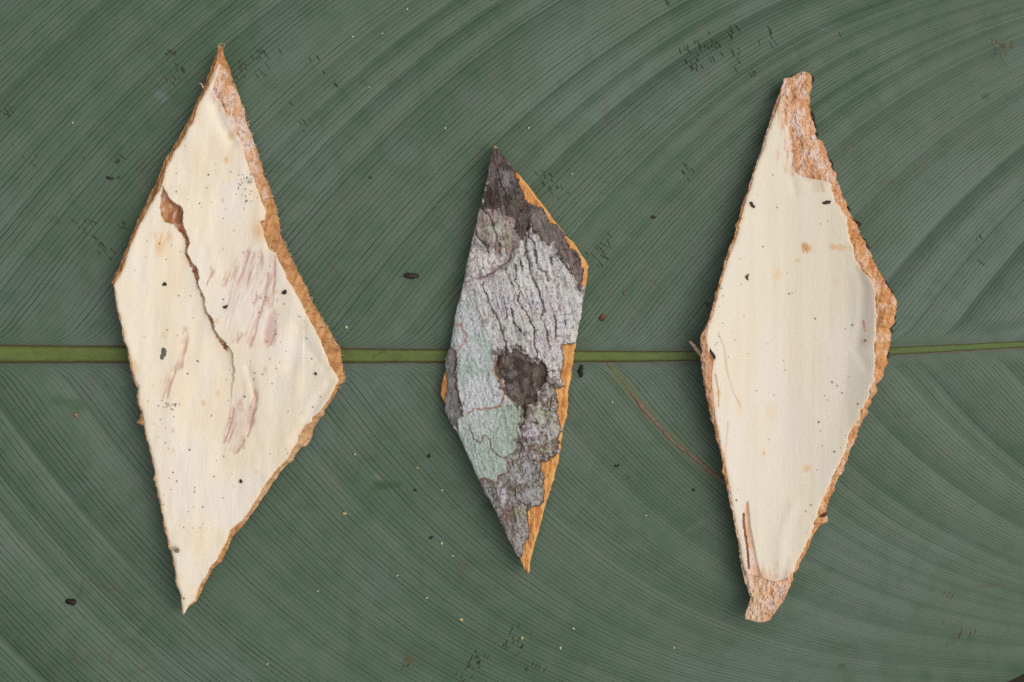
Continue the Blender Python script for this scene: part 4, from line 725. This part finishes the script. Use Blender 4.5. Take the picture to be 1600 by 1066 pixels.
for pg, cc, up_, st in ((M_((880,475),(935,530),(955,640),(905,685),(858,600)), (186, 192, 168), 2.2, .85), (M_((805,495),(835,520),(822,625),(785,580)), (178, 184, 158), 1.8, .8), (M_((728,700),(790,650),(885,690),(892,785),(800,805),(738,790)), (202, 200, 208), 1.6, .8), (M_((1010,590),(1090,600),(1110,690),(1060,760),(990,700)), (172, 174, 160), 1.2, .6),
        (N_((660,380),(760,330),(835,340),(850,440),(760,482),(680,430)), (176, 176, 170), 1.5, .7), (N_((510,335),(548,345),(520,420),(500,470),(480,440)), (200, 196, 206), 1.5, .8), (N_((612,215),(660,225),(700,290),(640,300)), (206, 202, 204), 1.2, .75), (N_((600,700),(700,690),(730,740),(640,850),(590,800)), (176, 172, 170), .8, .6), (N_((640,480),(700,500),(690,600),(620,590),(600,520)), (166, 172, 140), .8, .6), (K((520,250),(600,280),(640,420),(560,430)), (150, 142, 148), .6, .6), (J((860,250),(940,240),(985,380),(900,470)), (214, 208, 200), 1.2, .6), (M_((1000,230),(1060,230),(1060,300),(1010,310)), (188, 178, 172), 1.5, .7)):
    m = sstep(2.5, -2.5, pg_sd(X + 5 * fbm(X / 5, Y / 5, 4, 497), Y + 5 * fbm(X / 5, Y / 5, 4, 498), pg, 25)); col = mix(col, m * st * (.8 + .5 * n_f), lin(*cc)); Z = Z + up_ * m
bd = np.minimum(np.minimum(np.abs(sd[0]), np.abs(sd[1])), np.abs(sd[2])); col = mix(col, sstep(9, 0, bd + 26 * n_b) * .5, lin(88, 66, 64))
bd = np.minimum(np.abs(sd[4]), np.abs(sd[6])); col = mix(col, sstep(6, 0, bd + 22 * n_e) * .7, lin(84, 64, 58))
col = mix(col, sstep(.26, .42, fbm(X / 3.2, Y / 4.2, 3, 495)) * np.isin(reg, (0, 2, 3, 7, 8)) * .6, lin(98, 72, 70))
for ln, w, c in LINES: col = mix(col, sstep(w + 1.2, w * .3, pl_dist(jx, jy, ln, 12) + 1.0 * n_b) * .8, lin(*c))
col = mix(col, np.isin(reg, (0, 1, 5)) * sstep(.86, .99, rid) * .25, lin(110, 100, 98))
col = mix(col, crk * .8, lin(66, 57, 58))
sr = np.zeros(X.shape)   # dark broken rim where the crust has flaked off
col = mix(col, sstep(3.0, .6, CRX - X + 1.2 * n_b) * .85, lin(84, 56, 46))
fx = np.where(X > CRX, -1, regg)[:-1, :-1]
idx = np.arange(X.size).reshape(X.shape); Qall = np.stack([idx[:-1, :-1], idx[1:, :-1], idx[1:, 1:], idx[:-1, 1:]], -1)
xw, yw, zw, cw = X.ravel(), Y.ravel(), Z.ravel(), col.reshape(-1, 3)
def plate(code):
    q = Qall[fx == code]
    if len(q) < 30: return
    used, inv = np.unique(q.ravel(), return_inverse=True); q = inv.reshape(-1, 4)
    e = np.concatenate([q[:, [0, 1]], q[:, [1, 2]], q[:, [2, 3]], q[:, [3, 0]]]); key = np.sort(e, 1); kk = key[:, 0].astype(np.int64) * len(used) + key[:, 1]
    _, first, cnt = np.unique(kk, return_index=True, return_counts=True); be = e[first[cnt == 1]]
    bv = np.unique(be); mp = np.full(len(used), -1); mp[bv] = len(used) + np.arange(len(bv))
    V = to_world(xw[used], yw[used], zw[used], K2)
    # bottoms of the plate's edge, pushed down into the layer below
    lo = to_world(xw[used][bv], yw[used][bv], np.maximum(zw[used][bv] - 9, 5), K2)
    V = np.concatenate([V, lo]); c = np.concatenate([cw[used], cw[used][bv] * .8])
    sk = np.stack([be[:, 1], be[:, 0], mp[be[:, 0]], mp[be[:, 1]]], -1)
    make_mesh('bark_plate', V, np.concatenate([q, sk]), col=c, mat=MAT_BARK, parent=p2)['label'] = PLATES[code]
for cde in range(10): plate(cde)
tube_path('torn_tuft', [(774, 236), (774, 231), (773, 227)], lambda v: 2.6 * (1 - .4 * v), lambda x, y, v: lin(212, 160, 88), MAT_ORANGE, p2, lambda i, x, y, v: 26, .6, 7, K2, .6, 1.2)['label'] = 'orange fibre tuft at the upper tip'

# ------------------------------------------------------------------ crumbs lying about
def surf(mz, x, y):
    lad, zt = mz; i = int(np.clip(np.searchsorted(lad[0], y), 0, len(lad[0]) - 1)); return float(np.interp(x, lad[3][i], zt[i]))
def crumb(name, x, y, ln, wd, h, ang, rgb, label, cat='crumb', group=None, on=None, seed=0, sub=10):
    rg = np.random.default_rng(seed + 900); k = 1.0
    if on is None: z0 = leaf_point_z(x, y)
    else: z0 = surf(on, x, y); k = K1
    th = np.linspace(0, math.pi, 7); ph = np.linspace(0, 2 * math.pi, sub, endpoint=False); TH, PH = np.meshgrid(th, ph, indexing='ij')
    r = 1 + .36 * rg.normal(0, .6, TH.shape) * np.sin(TH); a = math.radians(ang)
    ex = np.cos(TH) * ln / 2 * (1 + .1 * rg.normal(0, .5)); ey = np.sin(TH) ** .8 * np.cos(PH) * wd / 2 * r; ez = np.sin(TH) ** .8 * np.sin(PH) * h / 2 * r
    ey = ey + (rg.normal(0, .22) * wd * 2.2 * ((ex / ln * 2) ** 2 - .5) if ln > wd * 1.8 and name == 'bark_crumb' else 0) + .12 * wd * rg.normal(0, 1, (7, 1)) * np.sin(TH); ey = ey * (1 + .35 * rg.normal(0, 1) * np.cos(TH))
    X = x + ex * math.cos(a) - ey * math.sin(a); Y = y + ex * math.sin(a) + ey * math.cos(a); Z = z0 + h * .36 + ez
    idx = np.arange(TH.size).reshape(TH.shape); nx = np.roll(idx, -1, 1); Q = np.stack([idx[:-1], idx[1:], nx[1:], nx[:-1]], -1)
    c = np.repeat((lin(*rgb)[None, None] * (1 + .35 * rg.normal(0, .7, TH.shape)[..., None])), 1, 0)
    o = make_mesh(name, to_world(X, Y, Z, k), Q, col=np.clip(c, .004, 1), mat=MAT_CRUMB, smooth=True)
    return tag(o, label, cat, group)
crumb('seed_husk', 643, 431, 24, 9, 7, 4, (52, 38, 36), 'dark brown oval husk lying on the leaf left of the grey bark piece', 'husk', seed=1)
crumb('seed_husk', 108, 942, 17, 11, 8, 12, (36, 20, 18), 'blackish egg-shaped husk on the leaf below the cracked cream piece', 'husk', seed=2)
crumb('bark_crumb', 908, 580, 19, 7, 8, 92, (24, 24, 24), 'black upright crumb touching the midrib right of the grey bark piece', seed=3)
crumb('bark_crumb', 171, 278, 13, 4, 3, 5, (44, 42, 36), 'dark thin sliver on the leaf left of the cracked cream piece', seed=4)
crumb('bark_crumb', 187, 277, 9, 4, 2, -20, (78, 84, 80), 'faint grey flake beside the dark sliver left of the cracked piece', seed=5)
crumb('bark_crumb', 941, 496, 10, 8, 5, -20, (112, 62, 44), 'reddish brown crumb above the midrib right of the grey bark piece', seed=6)
crumb('bark_crumb', 976, 458, 6, 5, 3, 0, (122, 96, 84), 'pale brown crumb between the grey piece and the right cream piece', seed=7)
crumb('bark_crumb', 1021, 339, 8, 5, 3, 0, (58, 50, 36), 'olive brown crumb on the leaf midway between grey and right pieces', seed=8)
crumb('bark_crumb', 119, 649, 8, 7, 4, 40, (150, 110, 88), 'tan crumb on the green smudge below the midrib at the left', seed=9)
crumb('bark_crumb', 964, 728, 10, 3, 3, -14, (26, 26, 24), 'thin black sliver lower right of the grey bark piece', seed=10)
crumb('bark_crumb', 670, 713, 5, 5, 4, 0, (24, 22, 22), 'small black grain lower left of the grey bark piece', seed=11)
crumb('bark_crumb', 648, 766, 6, 4, 3, -20, (44, 36, 32), 'small dark grain right of the green smudge below the midrib', seed=12)
crumb('bark_crumb', 673, 841, 7, 4, 3, -30, (44, 42, 32), 'small dark crumb on the leaf left of the grey piece\'s lower tip', seed=13)
crumb('bark_crumb', 1084, 766, 5, 4, 3, 0, (40, 34, 30), 'small dark grain below the brown scar on the leaf', seed=14)
crumb('bark_crumb', 116, 562.5, 6, 3, 3, 10, (24, 24, 18), 'tiny black sliver on the green midrib at the left', seed=15)
crumb('bark_crumb', 580, 260 + 17, 5, 4, 3, 50, (70, 60, 44), 'small brown grain on the leaf between left and grey pieces, up high', seed=16)
for i, (x, y, r) in enumerate([(538, 803, 5), (720, 971, 5), (690, 850, 3.5), (541, 511, 4.5), (495, 926, 3.5), (666, 936, 3), (876, 1016, 4), (554, 710, 3.5), (652, 732, 3), (690, 767, 3.5), (707, 870, 3), (816, 1000, 4.5), (620, 901, 2.5), (415, 1041, 2.5), (1010, 806, 2.5), (897, 985, 3), (1055, 1016, 2.5), (551, 57, 2.5), (597, 52, 2.5), (577, 136, 2.5), (696, 201, 2.5), (826, 200, 3), (636, 14, 2.5), (894, 272, 2.2), (113, 192, 2.5), (957, 628, 2.6)]):
    crumb('pale_speck', x, y, r * 1.3, r, r * .8, 40 * i, (196, 186, 130) if i < 12 else (206, 204, 190), 'tiny pale grain of sawdust scattered on the leaf', 'speck', 'pale grains scattered on the leaf', seed=30 + i, sub=6)
crumb('bark_flake', 255, 553, 17, 8, 3, 100, (104, 104, 94), 'grey oval flake stuck on the cracked cream piece near its left edge', 'flake', on=MZ1, seed=60)
crumb('bark_crumb', 257, 445, 7, 5, 4, -20, (40, 30, 26), 'black crumb on the cracked cream piece, left of the crack', on=MZ1, seed=61)
crumb('bark_crumb', 445, 457, 8, 6, 5, -20, (36, 30, 26), 'black crumb on the cracked cream piece by its right rim', on=MZ1, seed=62)
crumb('bark_crumb', 494, 584, 5, 4, 4, 80, (52, 38, 30), 'dark grain on the cracked cream piece near its right corner', on=MZ1, seed=63)
crumb('bark_crumb', 353, 479, 9, 4, 4, -25, (48, 44, 38), 'dark sliver just right of the crack in the left piece', on=MZ1, seed=64)
crumb('bark_crumb', 376, 752, 7, 4, 4, 80, (56, 38, 30), 'dark brown grain low on the cracked cream piece', on=MZ1, seed=65)
crumb('bark_crumb', 277, 860, 9, 6, 4, -40, (140, 130, 108), 'greyish smear of grit near the lower tip of the cracked piece', on=MZ1, seed=66)
crumb('bark_crumb', 1176, 320, 13, 5, 4, 50, (66, 52, 42), 'curved dark chip near the left edge of the right cream piece', 'chip', on=MZ3, seed=70)
crumb('bark_crumb', 1293, 316, 14, 5, 4, -12, (62, 44, 34), 'flat dark chip near the upper right edge of the right cream piece', 'chip', on=MZ3, seed=71)
crumb('bark_crumb', 1169, 433, 11, 4, 4, 102, (92, 72, 52), 'brown rod-shaped chip on the right cream piece, left of its middle', 'chip', on=MZ3, seed=72)
crumb('bark_crumb', 1111.5, 553, 21, 4.5, 4, 66, (58, 42, 34), 'long curved dark chip at the left corner of the right cream piece', 'chip', on=MZ3, seed=73)
crumb('bark_crumb', 1288, 805, 14, 5, 5, -35, (84, 54, 38), 'dark brown chip caught in the torn lower right edge of the right piece', 'chip', on=MZ3, seed=74)
